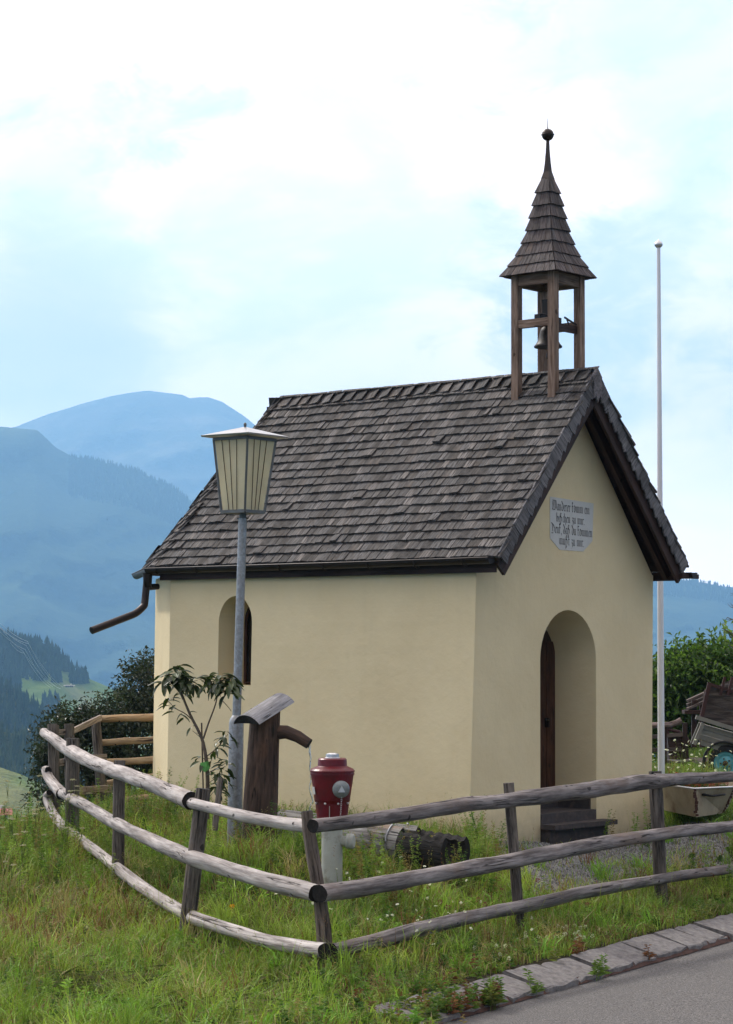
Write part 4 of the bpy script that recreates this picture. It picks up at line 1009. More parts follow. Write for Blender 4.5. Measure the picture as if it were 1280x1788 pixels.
fpost(fr, (888, 1367), (912, 1648), 19, rfY(900), .15, True); fpost(fr, (1144, 1347), (1157, 1592), 23, rfY(1150), .16); fpost(fr, (1400, 1330), (1405, 1575), 22, rfY(1400), .15)
# corner post, crooked with bark
A = [at(536, 1416, 16.72), at(540, 1450, 16.72), at(548, 1500, 16.72), at(558, 1560, 16.72), at(565, 1620, 16.70), at(569, 1700, 16.66)]
b = MB(); b.tube([A[0], *A[1:]], [.040, .046, .052, .050, .054, .058], 11, True, 0, 1, True, .22, 3.3); b.build('post', [M['post'], M['endgrain']], fr, (1.2, 1.1, 1.05))

fb = thing('log_fence', 'tan round rail fence with short plank pieces behind the chapel by the dark shrub', 'fence', at(175, 1390, 27.3), 'log rail fences round the chapel')
bY = lambda px: 27.6
rail(fb, [(176, 1255), (225, 1254), (285, 1252), (340, 1250)], [6, 6.5, 7], 'rail_tan', bY); rail(fb, [(179, 1297), (225, 1294), (285, 1291), (340, 1290)], [5.5, 6, 6], 'rail_tan', bY)
rail(fb, [(187, 1331), (230, 1329), (290, 1326), (340, 1325)], [6, 6, 6.5], 'rail_tan', bY); rail(fb, [(187, 1368), (230, 1361), (290, 1354), (340, 1352)], [6, 6, 6], 'rail_tan', bY)
rail(fb, [(205, 1398), (235, 1393), (270, 1391)], [4.5, 5, 5], 'rail_tan', lambda p: 27.0)
def plank(parent, p, q, hpx, Y0, Y1): b = MB(); A, B = at(*p, Y0), at(*q, Y1); b.beam(A, B, .03, hpx * Y0 / 4000); b.build('plank', M['rail'], parent, (.78, .70, .6))
plank(fb, (126, 1277), (176, 1253), 10, 26.6, 27.4); plank(fb, (99, 1279), (119, 1278), 10, 26.5, 26.6); plank(fb, (102, 1332), (160, 1325), 12, 26.5, 27.1); plank(fb, (160, 1322), (186, 1321), 9, 27.2, 27.3)
plank(fb, (140, 1381), (193, 1377), 13, 26.7, 27.3); 
fpost(fb, (121, 1264), (124, 1440), 18, 26.5, .1); fpost(fb, (167, 1252), (182, 1400), 17, 27.4, .1); fpost(fb, (97, 1266), (100, 1440), 12, 26.4, .1)

# ================================================================== STREET LAMP
LY = 21.75
lb = at(409, 1500, LY); lt = at(424, 905, LY); lamp = thing('street_lamp', 'galvanised street lamp with square frosted lantern standing beside the fountain post', 'street lamp', Vector((lb.x, lb.y, gz(lb.x, lb.y))))
lax = (lt - lb).normalized(); s = at(413, 1258, LY)
b = MB(); b.tube([lb - lax * .3, lb, lb.lerp(s, .5), s - lax * .02, s + lax * .01, s + lax * .035, s + lax * .05], [.0705, .0705, .0705, .070, .064, .049, .0405], 24); b.build('base_tube', M['galv'], lamp)
b = MB(); b.tube([s, lt], [.041, .041], 20); b.build('pole', M['galv'], lamp)
b = MB(); b.tube([lt - lax * .03, lt + lax * .05], .034, 16); 
for sg_ in (-1, 1): b.tube([lt + Vector((sg_ * .03, 0, .0)), lt + Vector((sg_ * .055, 0, .0))], .007, 8)
b.build('socket', M['lampframe'], lamp)
LA = math.radians(-37); la = Vector((math.cos(LA), math.sin(LA), 0)); lv = Vector((-math.sin(LA), math.cos(LA), 0))
def lq(h, off): c = lt + lax * off; return [c + la * (sx * h) + lv * (sy * h) for sx, sy in ((-1, -1), (1, -1), (1, 1), (-1, 1))]
HB, HT, Z0, Z1 = .146, .211, .059, .75
bot, top = lq(HB, Z0), lq(HT, Z1)
fr_ = MB()
for k in range(4):
    k2 = (k + 1) % 4; fr_.beam(bot[k], top[k], .020, .020, la + lv); fr_.beam(bot[k], bot[k2], .022, .03); fr_.beam(top[k], top[k2], .018, .03)
fr_.hexa([p - lax * .015 for p in lq(HB, Z0)] + lq(HB - .003, Z0)); lf = fr_.build('lantern_frame', M['lampframe'], lamp)
for k in range(4):
    k2 = (k + 1) % 4; cen = (bot[k] + bot[k2] + top[k] + top[k2]) / 4; inn = (lt + lax * .38 - cen); inn.z = 0; inn.normalize()
    e = .012; P = [bot[k].lerp(bot[k2], .05) + lax * e, bot[k].lerp(bot[k2], .95) + lax * e, top[k].lerp(top[k2], .97) - lax * e, top[k].lerp(top[k2], .03) - lax * e]
    b = MB(); b.prism([p + inn * .006 for p in P], inn * .004); pn = b.build('pane', M['pane'], lamp)
    for tb, tt_ in ((.33, .24), (.5, .46), (.66, .68)):
        b = MB(); b.beam(bot[k].lerp(bot[k2], tb), top[k].lerp(top[k2], tt_), .0035, .006, inn); b.build('glazing_bar', M['soffit'], pn)
b = MB(); b.tube([lt + lax * .05, lt + lax * .52], .018, 10); b.tube([lt + lax * .16, lt + lax * .5], .05, 12); b.build('lamp_tube', M['sign'], lamp)
rf_ = lq(.298, Z1 + .035); rf0 = lq(.292, Z1 + .02); apx = lt + lax * (Z1 + .125)
b = MB(); b.add(rf0 + rf_ + [apx, lt + lax * (Z1 + .12)], [(4, 5, 8), (5, 6, 8), (6, 7, 8), (7, 4, 8), (0, 1, 5, 4), (1, 2, 6, 5), (2, 3, 7, 6), (3, 0, 4, 7), (1, 0, 9), (2, 1, 9), (3, 2, 9), (0, 3, 9)]); b.build('lantern_roof', M['lampmetal'], lamp)
b = MB(); b.lathe(apx - lax * .01, [(.012, 0), (.012, .02), (.016, .025), (.014, .04), (.003, .05)], 12); b.build('finial', M['lampframe'], lamp)

# ================================================================== FOUNTAIN POST, WATER, TROUGH
FY = 21.3
f0 = at(449, 1515, FY); f1 = at(463, 1238, FY)
fo = thing('fountain_post', 'dark brown log fountain post with curved grey wooden roof and side spout', 'fountain', Vector((f0.x, f0.y, gz(f0.x, f0.y))))
b = MB(); b.tube([f0.lerp(f1, i / 7) - Vector((0, 0, .25 if i == 0 else 0)) for i in range(8)], [.172, .168, .163, .158, .152, .147, .142, .138], 20, True, 0, 1, True, .05, 2.1); b.build('trunk', [M['fountain'], M['endgrain']], fo)
ra = at(434, 1263, FY - .25); rb = at(488, 1229, FY + .10); rax = (rb - ra).normalized(); rs = rax.cross(Vector((0, 0, 1))).normalized(); ru = rs.cross(rax).normalized()
b = MB(); V = []; G = []; n = 12
for p in (ra - rax * .03, ra.lerp(rb, .33), ra.lerp(rb, .66), rb + rax * .04):
    for rr_, oo in ((.178, 0), (.172, 1)):
        for k in range(n + 1):
            th = math.radians(-60 + 120 * k / n); q = rs * math.sin(th) * rr_ + ru * (((math.cos(th) if not oo else .50 + .12 * (math.cos(th) - .5)) * rr_) - .085); V.append(p + q); G.append(((p - ra).dot(rax), math.sin(th) * rr_, oo * .1))
m = 2 * (n + 1); F = []
for i in range(3):
    for k in range(n): F += [(i * m + k, i * m + k + 1, (i + 1) * m + k + 1, (i + 1) * m + k), (i * m + n + 1 + k, (i + 1) * m + n + 1 + k, (i + 1) * m + n + 2 + k, i * m + n + 2 + k)]
    F += [(i * m, (i + 1) * m, (i + 1) * m + n + 1, i * m + n + 1), (i * m + n, i * m + 2 * n + 1, (i + 1) * m + 2 * n + 1, (i + 1) * m + n)]
b.add(V, F, G)
b.add(V[:m], [(k, k + 1, n + 2 + k, n + 1 + k)[::-1] for k in range(n)], G[:m], 1); b.add(V[3 * m:], [(k, k + 1, n + 2 + k, n + 1 + k) for k in range(n)], G[3 * m:], 1)
b.build('cover', [M['fountain_roof'], M['charred']], fo)
b = MB(); b.tube([at(478, 1279, FY), at(500, 1278, FY - .03), at(520, 1286, FY - .06), at(540, 1299, FY - .09)], [.070, .062, .056, .050], 16, True, 0, 1, True, .06, 1.0); b.build('spout', [M['fountain'], M['endgrain']], fo)
b = MB(); x0, y0 = 541, 1304
for k in range(46):
    f = k / 45; y = y0 + (1424 - y0) * f ** 1.15; x = x0 + 3 * f - 2.5 * math.sin(f * 22) * (.3 + f) + R.uniform(-1, 1); c = at(x, y, FY - .1); r = R.uniform(.0045, .010)
    b.tube([c + Vector((0, 0, r * 2.2)), c, c - Vector((0, 0, r * 2.4))], [r * .3, r, r * .25], 6)
for a, c_ in ((0, .16), (.2, .33), (.4, .5)):
    b.tube([at(x0 + 3 * f, y0 + 120 * f, FY - .1) for f in (a, (a + c_) / 2, c_)], [.004, .007, .003], 6)
tag(b.build('water_jet', M['water']), 'thin broken stream of water falling from the wooden spout', 'water')
TZ = .37
def TPt(f, z=0): A = at(478, 1438, 21.7); B = at(716, 1474, 20.5); return A.lerp(B, f) + Vector((0, 0, z))
tr = thing('log_trough', 'hollowed grey log trough lying in the weeds with dark charred right end', 'trough', TPt(.5, -.2))
def trough_seg(f0_, f1_, r0, r1, name, mat, hollow, jag=0.0, wob=.05, dz=0):
    b = MB(); n = 20; NS = 10; V = []; G = []; ax = (TPt(1) - TPt(0)).normalized(); sd_ = ax.cross(Vector((0, 0, 1))).normalized(); up = sd_.cross(ax)
    for i in range(NS + 1):
        f = f0_ + (f1_ - f0_) * i / NS; c = TPt(f, dz); r = r0 + (r1 - r0) * i / NS
        for inn in (0, 1):
            for k in range(n + 1):
                th = math.radians(hollow) + (2 * PI - 2 * math.radians(hollow)) * k / n; q = r * (.72 if inn else 1) * (1 + wob * mnoise.noise(Vector((f * 6, math.cos(th), math.sin(th) + 4))))
                j = jag * abs(math.sin(i * PI * .5)) if (k < 2 or k > n - 2) else 0
                V.append(c + sd_ * math.sin(th) * q + up * (math.cos(th) * q - j)); G.append((f * 1.3, math.sin(th) * q, math.cos(th) * q + inn))
    m = 2 * (n + 1); F = []
    for i in range(NS):
        for k in range(n): F += [(i * m + k, (i + 1) * m + k, (i + 1) * m + k + 1, i * m + k + 1), (i * m + n + 1 + k, i * m + n + 2 + k, (i + 1) * m + n + 2 + k, (i + 1) * m + n + 1 + k)]
        F += [(i * m, i * m + n + 1, (i + 1) * m + n + 1, (i + 1) * m), (i * m + n, (i + 1) * m + n, (i + 1) * m + 2 * n + 1, i * m + 2 * n + 1)]
    b.add(V, F, G, 0, False)
    for base in (0, NS * m): b.add(V[base:base + m], [(k, k + 1, n + 2 + k, n + 1 + k) for k in range(n)], G[base:base + m], 1)
    return b.build(name, [M[mat], M['endgrain']], tr), V
trough_seg(0, 1.0, .155, .185, 'log', 'trough', 32)
b = MB(); b.tube([TPt(.93) + (TPt(1) - TPt(0)).normalized().cross(Vector((0, 0, 1))).normalized() * math.sin(t) * .192 + Vector((0, 0, math.cos(t) * .192)) for t in np.linspace(math.radians(30), math.radians(330), 24)], .008, 6); b.build('iron_band', M['galv'], tr)
trough_seg(1.005, 1.31, .205, .195, 'charred_end', 'charred', 46, .014, .06, -.015)
b = MB(); A, B = TPt(.02, .07), TPt(.97, .07); b.beam(A, B, .22, .004); b.build('trough_water', M['water'], tr)

# ================================================================== HYDRANT
HY = 19.3; hx = at(580, 1430, HY).x; K_ = HY / 4000
hz = lambda py: CZ - (py - 1133.7) * K_
g0 = gz(hx, HY); hb = Vector((hx, HY, 0))
hyd = thing('fire_hydrant', 'dark red topped fire hydrant on a pale grey column behind the fence corner', 'fire hydrant', Vector((hx, HY, g0)))
b = MB(); b.lathe(hb, [(.088, g0 - .1), (.088, hz(1432))], 28); b.lathe(hb, [(.10, g0 - .1), (.10, g0 + .03), (.088, g0 + .05)], 28); b.build('column', M['hyd_col'], hyd)
P_ = [(1430, 26), (1400, 29.5), (1396, 31), (1394, 31.8), (1394, 31), (1360, 36), (1352, 37.3), (1352, 38.4), (1349, 38.6), (1349, 37.6), (1347, 37.6), (1347, 38.8), (1344, 39), (1341, 36), (1337, 27), (1336, 25.5), (1325, 25), (1323, 23)]
b = MB(); b.lathe(hb, [(w * K_, hz(y)) for y, w in P_], 40, smooth=False); b.build('head', M['red'], hyd)
b = MB(); b.lathe(hb, [(13.5 * K_, hz(1327)), (13.5 * K_, hz(1322)), (11.5 * K_, hz(1321)), (11.5 * K_, hz(1316)), (6 * K_, hz(1314))], 8, smooth=False); b.build('top_cap', M['alu'], hyd)
cax = (Vector((.18, -1, -.02))).normalized(); cc = Vector((hx, HY, hz(1374))) + Vector((.045, 0, 0)) + cax * .13
b = MB(); b.lathe(cc, [(.055, 0), (.070, .02), (.0725, .045), (.066, .062), (.03, .066)], 28, cax); cp_ = b.build('coupling', M['cap'], hyd)
b = MB(); q0 = cc + cax * .066; sx_ = cax.cross(Vector((0, 0, 1))).normalized(); b.prism([q0 + sx_ * a + Vector((0, 0, c)) for a, c in ((-.028, -.022), (.028, -.022), (0, .032))], cax * .018); b.build('triangle_nut', M['alu'], cp_)
b = MB(); ch0 = cc + cax * .07 - Vector((0, 0, .072))
for k in range(11):
    c = ch0 - Vector((.001 * k, -.004 * k, .0165 * k)); w = .006; e = Vector((1, 0, 0)) if k % 2 else Vector((0, 1, 0)); b.tube([c + e * w * math.sin(t) + Vector((0, 0, .011 * math.cos(t))) for t in np.linspace(0, 2 * PI, 9)], .0018, 5, False)
b.build('chain', M['alu'], hyd)
b = MB()
for a in (-62, -22, 20, 60): 
    th = math.radians(a); q = hb + Vector((math.sin(th) * 30 * K_, -math.cos(th) * 30 * K_, hz(1400))); b.lathe(q, [(.009, 0), (.009, .012), (.004, .014)], 6, Vector((math.sin(th), -math.cos(th), 0)), smooth=False)
b.build('bolt', M['alu'], hyd)
b = MB(); th = math.radians(-62); nq = Vector((math.sin(th), -math.cos(th), -.14)).normalized(); sq_ = nq.cross(Vector((0, 0, 1))).normalized(); uq = sq_.cross(nq); q = hb + Vector((math.sin(th) * 36.3 * K_, -math.cos(th) * 36.3 * K_, hz(1378))); b.box(q, (.045, .003, .062), Matrix((sq_, nq, uq)).transposed()); b.build('sticker', M['sign'], hyd)
b = MB(); b.beam(Vector((hx - .02, HY - .155, hz(1404))), Vector((hx - .02, HY - .14, hz(1428))), .006, .012, (0, 1, 0)); b.build('lever_slot', M['alu'], hyd)
oc = Vector((hx + .07, HY - .01, hz(1466))); b = MB(); b.lathe(oc, [(.045, 0), (.045, .05), (.062, .055), (.062, .075), (.058, .078), (.064, .085), (.064, .11), (.05, .118)], 20, (1, -.25, 0)); b.build('outlet', M['hyd_col'], hyd)

# ================================================================== FLAGPOLE
PY_ = 27.5; p0 = at(1155, 1385, PY_); p1 = at(1150, 432, PY_)
fp_ = thing('flagpole', 'tall white flagpole with a small silver onion finial behind the chapel corner', 'flagpole', Vector((p0.x, p0.y, gz(p0.x, p0.y))))
b = MB(); g0 = gz(p0.x, p0.y); b.tube([Vector((p0.x, p0.y, g0 - .1))] + [p0.lerp(p1, f) for f in (.1, .3, .5, .7, 1)], [.042, .041, .038, .034, .029, .022], 20); b.build('pole', M['white'], fp_)
b = MB(); b.lathe(p1, [(.018, -.01), (.03, .0), (.048, .02), (.052, .04), (.042, .062), (.018, .08), (.004, .10)], 18); b.build('finial', M['alu'], fp_)

# ================================================================== TUB PLANTER
def planter():
    t = thing('metal_tub', 'rust stained cream steel tub with riveted corners used as a flower trough', 'planter', at(1213, 1430, 25))
    Yc, Yl, Yr = 24.6, 25.6, 25.5
    b = MB(); o = [(1148, 1369, Yl), (1213, 1377, Yc), (1283, 1374, Yr)]; u = [(1160, 1415, Yl), (1216, 1427, Yc + .08), (1262, 1420, Yr)]
    O = [at(*q) for q in o]; U_ = [at(*q) for q in u]; back = Vector((.25, 1.1, 0)); O.append(O[2] + back * .8); O.append(O[0] + back); U_.append(U_[2] + back * .7); U_.append(U_[0] + back * .85)
    n = 5; V = O + U_ + [p + (sum(O, Vector()) / 5 - p) * .03 for p in O] + [p + (sum(U_, Vector()) / 5 - p) * .05 + Vector((0, 0, .02)) for p in U_]
    F = [(i, n + i, n + (i + 1) % n, (i + 1) % n) for i in range(n)] + [tuple(range(n, 2 * n))[::-1]] + [(2 * n + i, 2 * n + (i + 1) % n, 3 * n + (i + 1) % n, 3 * n + i) for i in range(n)] + [(i, (i + 1) % n, 2 * n + (i + 1) % n, 2 * n + i) for i in range(n)]
    b.add(V, F); b.build('body', M['cream_enamel'], t)
    for i in (1, 2):
        for k in range(9):
            c = O[i].lerp(U_[i], (k + .5) / 9.2) - Vector((0, .012, 0)); b = MB(); b.box(c + Vector((R.uniform(-.01, .01), 0, 0)), (R.uniform(.015, .04), .012, R.uniform(.02, .045)), Matrix.Rotation(R.uniform(-.2, .2), 3, 'Y')); b.build('corner_rivet', M['rust'], t)
    b = MB(); b.tube([O[0], O[1], O[2]], .010, 8); b.build('rim', M['alu'], t)
    h0 = at(1231, 1387, 24.85); h1_ = at(1265, 1387, 25.2); b = MB(); f = Vector((-.03, -.05, 0)); b.tube([h0, h0 + f, h0.lerp(h1_, .5) + f * 1.2 - Vector((0, 0, .012)), h1_ + f, h1_], .013, 10); b.build('handle', M['charred'], t)
    b = MB(); so = [O[i].lerp(U_[i], .14) for i in range(5)]; cen = sum(so, Vector()) / 5; b.add([p + (cen - p) * .06 for p in so], [(0, 1, 2, 3, 4)]); b.build('soil', M['bark'], t)
    return so, cen, t
tub_top, tub_c, tub = planter()

# ================================================================== OLD CART / TRAILER, SLEDGE, BENCH
def trailer():
    Y0 = 31.0; wl = at(1267, 1333, Y0); g0 = gz(wl.x, wl.y)
    t = thing('farm_trailer', 'old tilted farm trailer with weathered board sides and turquoise wheel rim', 'trailer', Vector((wl.x, wl.y, g0)))
    P = lambda x, y, dy=0: at(x, y, Y0 + dy)
    def board(q, th, name, mat, tint=(1, 1, 1)):
        b = MB(); A = [P(*c) for c in q]; d = Vector((.03, th, 0)); b.prism(A, d)
        ax = (A[1] - A[0]).normalized(); up = Vector((0, 0, 1)); b.g = [((Vector(v)).dot(ax), Vector(v).z, Vector(v).y) for v in b.v]; return b.build(name, M[mat], t, tint)
    # upper timber side: three boards sloping down to the right
    def ed(f): return (1238 - 14 * f, 1196 + 60 * f)
    for i in range(4):
        f0_, f1_ = i / 4, (i + .95) / 4; a, c = ed(f0_), ed(f1_); board([(a[0], a[1]), (1420, a[1] + 62), (1420, c[1] + 62), (c[0], c[1])], .03, 'side_board', 'cart_wood', (R.uniform(.8, 1.3),) * 3)
    b = MB(); b.beam(P(1239, 1192, -.03), P(1224, 1258, -.03), .05, .035, (0, 1, 0)); b.build('corner_post', M['redbrown'], t)
    for x_ in (1262, 1275): b = MB(); b.beam(P(x_ + 4, 1182, -.04), P(x_ - 4, 1214, -.04), .035, .03, (0, 1, 0)); b.build('stake', M['redbrown'], t)
    b = MB(); b.beam(P(1238, 1194, -.02), P(1420, 1254, -.02), .03, .04); b.build('top_rail', M['redbrown'], t)
    # inner opposite side
    b = MB(); b.prism([P(1230, 1205, 1.2), P(1420, 1150, 1.2), P(1420, 1180, 1.2), P(1228, 1222, 1.2)], Vector((0, .03, 0))); b.build('far_side_board', M['cart_wood'], t)
    # lower pressed steel side with ribs
    def e2(f): return (1219 + 5 * f, 1262 + 40 * f)
    for i in range(4):
        a, c = e2(i / 4), e2((i + .9) / 4); board([a, (1420, a[1] + 58), (1420, c[1] + 58), c], .05 - .015 * (i % 2), 'steel_rib', 'cart_grey')
    b = MB(); b.beam(P(1215, 1252, -.06), P(1420, 1316, -.06), .05, .055); tt_ = b.build('flange', M['cart_grey'], t)
    b = MB(); b.beam(P(1228, 1262, -.05), P(1212, 1300, -.05), .05, .05, (0, 1, 0)); b.beam(P(1222, 1262, .0), P(1206, 1300, .1), .03, .03, (0, 1, 0)); b.build('front_bracket', M['cart_grey'], t)
    b = MB(); b.box(P(1310, 1330, .75), (1.5, 1.3, .05)); b.build('floor', M['soffit'], t)
    # wheel
    ax = Vector((-.35, -1, 0)).normalized(); r = .245
    w = MB(); w.lathe(wl - ax * .0, [(r * .62, -.10), (r * .9, -.11), (r, -.08), (r * 1.01, -.02), (r * .985, .02), (r * .88, .035), (r * .64, .02)], 36, ax, caps=False); wh = w.build('wheel', M['rubber'], t)
    b = MB(); b.lathe(wl, [(r * .64, .02), (r * .60, .0), (r * .55, .012), (r * .46, -.02), (r * .36, -.015), (r * .28, .01), (r * .12, .012), (.001, .012)], 32, ax, caps=False); b.build('rim', M['cyan'], wh)
    b = MB(); b.lathe(wl + ax * .012, [(r * .16, 0), (r * .14, .03), (.01, .035)], 14, ax)
    s_ = ax.cross(Vector((0, 0, 1)))
    for k in range(5): a = k * 2 * PI / 5; b.lathe(wl + ax * .008 + (s_ * math.cos(a) + Vector((0, 0, 1)) * math.sin(a)) * r * .26, [(.012, 0), (.010, .02)], 6, ax)
    b.build('hub', M['redbrown'], wh)
    b = MB(); V = []
    for i in range(15):
        th = math.radians(-15 + 210 * i / 14)
        for dy in (-.16, .07): V.append(wl + s_ * math.cos(th) * -r * 1.2 + Vector((0, 0, 1)) * math.sin(th) * r * 1.2 + ax * dy)
    b.add(V, [(2 * i, 2 * i + 1, 2 * i + 3, 2 * i + 2) for i in range(14)]); 
    b.tube([wl + s_ * math.cos(math.radians(-15 + 210 * i / 14)) * -r * 1.2 + Vector((0, 0, 1)) * math.sin(math.radians(-15 + 210 * i / 14)) * r * 1.2 + ax * .07 for i in range(15)], .014, 6); b.build('mudguard', M['rubber'], t)
trailer()
def shed_roof():
    t = thing('log_store', 'low weathered shelter with dark board roof behind the tilted trailer', 'shelter', at(1222, 1262, 33))
    P = lambda x, y, dy=0: at(x, y, 33 + dy)
    for i in range(3): b = MB(); b.beam(P(1200, 1238 - i * 7, .12 * i), P(1240, 1220 - i * 7, .12 * i), .20, .035); b.build('roof_board', M['cart_wood'], t, (.45,) * 3)
    b = MB(); b.beam(P(1193, 1243), P(1226, 1243), .30, .05); b.build('shelf', M['soffit'], t)
    b = MB(); b.beam(P(1212, 1222), P(1212, 1305), .07, .07, (0, 1, 0)); b.beam(P(1226, 1215, .3), P(1226, 1305, .3), .07, .07, (0, 1, 0)); b.build('support', M['soffit'], t)
    b = MB(); b.prism([P(1254, 1197, .6), P(1310, 1172, .6), P(1310, 1180, .6), P(1254, 1205, .6)], Vector((0, .9, -.1))); b.build('roof_edge', M['cart_wood'], t)
shed_roof()
def sledge():
    t = thing('hay_sledge', 'old wooden hay sledge with dark red frame and curved pale runner end', 'sledge', at(1170, 1335, 30))
    P = lambda x, y, dy=0: at(x, y, 30 + dy)
    b = MB(); b.tube([P(1120, 1268), P(1150, 1266), P(1170, 1266), P(1182, 1262), P(1190, 1258)], [.04, .04, .042, .04, .045], 10, True, 0, 1); b.build('runner', [M['rail_dark'], M['endgrain']], t, (1.1, .9, .85))
    b = MB(); b.beam(P(1120, 1288), P(1196, 1282), .05, .05); b.beam(P(1120, 1310), P(1190, 1308), .05, .05); b.build('side_beam', M['cart_wood'], t, (.8,) * 3)
    b = MB(); b.tube([P(1160, 1272), P(1186, 1278), P(1198, 1286), P(1204, 1300)], .022, 8); b.tube([P(1162, 1270), P(1168, 1286)], .025, 8); b.build('iron_frame', M['redbrown'], t)
    for x in (1128, 1160, 1196): b = MB(); b.beam(P(x, 1262), P(x, 1345), .06, .06, (0, 1, 0)); b.build('upright', M['soffit'], t)
    b = MB(); b.prism([P(1166, 1286), P(1200, 1284), P(1204, 1330), P(1170, 1334)], Vector((0, .25, 0))); b.build('box', M['soffit'], t)
    b = MB(); b.tube([P(1165, 1328, -.1), P(1190, 1330, -.1), P(1212, 1326, -.1)], .022, 8); b.build('lower_rail', M['rail_dark'], t)
sledge()

# ================================================================== FOLIAGE
def nrm_(a): return a / np.maximum(np.linalg.norm(a, axis=-1, keepdims=True), 1e-9)
def leaves_np(pos, dirs, ln, wd, col, droop=.15, fold=.25):
    n = len(pos); d = nrm_(dirs); rnd = NR.normal(size=(n, 3)); rnd[:, 2] += .9; s = nrm_(np.cross(d, rnd)); u = np.cross(s, d); u *= np.sign(u[:, 2:3] + 1e-9)
    ln = np.asarray(ln).reshape(-1, 1) * np.ones((n, 1)); wd = np.asarray(wd).reshape(-1, 1) * np.ones((n, 1))
    V = np.stack([pos, pos + d * ln * .45 + s * wd * .5 + u * wd * fold, pos + d * ln - np.array([0, 0, 1.]) * ln * droop, pos + d * ln * .45 - s * wd * .5 + u * wd * fold], 1)
    F = np.array([[0, 1, 2], [0, 2, 3]])[None] + (np.arange(n) * 4)[:, None, None]
    return V.reshape(-1, 3), F.reshape(-1, 3), np.repeat(col, 4, 0)
def crown(parent, blobs, nleaf, ln, wd, cols, mat, name='foliage', clump=26, spread=.16, twig=True):
    """blobs: (centre, (rx,ry,rz), weight)"""
    w = np.array([b[2] for b in blobs], float); w /= w.sum(); nc = nleaf // clump; pos = []; dr = []; cc = []
    for (c, r, _), k in zip(blobs, (w * nc).astype(int)):
        v = nrm_(NR.normal(size=(k, 3))); rad = NR.uniform(.35, 1.0, (k, 1)) ** .45 * NR.choice([1, 1, 1, 1.12], (k, 1)); p = np.array(c) + v * rad * np.array(r)
        for q, vv in zip(p, v):
            m = NR.integers(clump // 2, clump + clump // 2); ax = nrm_(vv * .8 + NR.normal(size=3) * .5 + np.array([0, 0, .25])); t = NR.uniform(-.5, 1, (m, 1)) * spread
            pos.append(q + ax * t + NR.normal(size=(m, 3)) * spread * .28); dr.append(ax * .5 + NR.normal(size=(m, 3)) * .75); base = np.array(cols[NR.integers(len(cols))]) * NR.uniform(.7, 1.25); cc.append(base[None] * NR.uniform(.8, 1.25, (m, 1)))
    pos = np.concatenate(pos); dr = np.concatenate(dr); cc = np.concatenate(cc); n = len(pos)
    V, F, T = leaves_np(pos, dr, ln * NR.uniform(.6, 1.25, n), wd * NR.uniform(.7, 1.2, n), cc)
    return stuff(npmesh(name, V, F, mat, T, parent=parent))
def branches(parent, base, tips, r0, name='trunk', mat='bark'):
    b = MB(); base = Vector(base)
    for tp in tips:
        tp = Vector(tp); mid_ = base.lerp(tp, .5) + Vector((R.uniform(-.1, .1), R.uniform(-.1, .1), .1)); b.tube(bez([base, mid_, tp], 6), [r0 * (1 - .8 * i / 6) for i in range(7)], 7)
    return b.build(name, M[mat], parent)

# dark shrub behind the left fence
SY = 29.0
q = lambda x, y, dy=0: tuple(at(x, y, SY + dy))
g0 = gz(*q(200, 1400)[:2]); shr = thing('dark_shrub', 'dark glossy leaved shrub behind the fences left of the chapel', 'shrub', Vector((q(200, 1400)[0], SY, g0)))
bl = [(q(258, 1200), (.30, .5, .38), 1.6), (q(218, 1245), (.36, .5, .28), 1.5), (q(240, 1290), (.5, .6, .5), 2.4), (q(168, 1258), (.26, .4, .18), .8), (q(130, 1265), (.24, .4, .20), .9), (q(110, 1290), (.3, .4, .3), 1.1), (q(86, 1305), (.15, .3, .2), .5), (q(150, 1320), (.5, .5, .45), 2.2), (q(210, 1370), (.6, .5, .4), 2.2), (q(90, 1370), (.25, .3, .35), 1), (q(300, 1260), (.5, .6, .8), 1.5), (q(262, 1172), (.14, .2, .16), .3)]
crown(shr, bl, 26000, .068, .027, [(.022, .034, .014), (.034, .05, .022), (.016, .026, .012), (.05, .065, .035)], M['glossleaf'], 'foliage', 22, .16)
branches(shr, shr.location, [b_[0] for b_ in bl], .05)
# lighter tree at the right behind the trailer
TY = 36.0
q = lambda x, y, dy=0: tuple(at(x, y, TY + dy))
tb = at(1235, 1335, TY); rt = thing('leafy_tree', 'broad green deciduous tree behind the trailer right of the flagpole', 'tree', tb)
bl = [(q(1245, 1185), (.7, .8, .40), 2.0), (q(1200, 1190), (.5, .6, .45), 1.8), (q(1168, 1200), (.3, .5, .4), 1.2), (q(1222, 1165), (.22, .4, .18), .6), (q(1272, 1165), (.36, .6, .40), 1.1), (q(1160, 1250), (.35, .5, .5), 1.6), (q(1210, 1250), (.6, .6, .6), 2.2), (q(1280, 1240), (.85, .8, .75), 2.2), (q(1340, 1200), (.7, .8, .8), 1.6), (q(1145, 1225), (.15, .3, .2), .4), (q(1150, 1300), (.4, .5, .5), 1.3), (q(1240, 1310), (.8, .6, .4), 1.5), (q(1152, 1182), (.12, .2, .14), .3)]
crown(rt, bl, 26000, .125, .045, [(.06, .11, .02), (.04, .075, .016), (.11, .17, .035), (.026, .05, .012)], M['leaf'], 'foliage', 16, .27)
branches(rt, rt.location, [b_[0] for b_ in bl], .09)
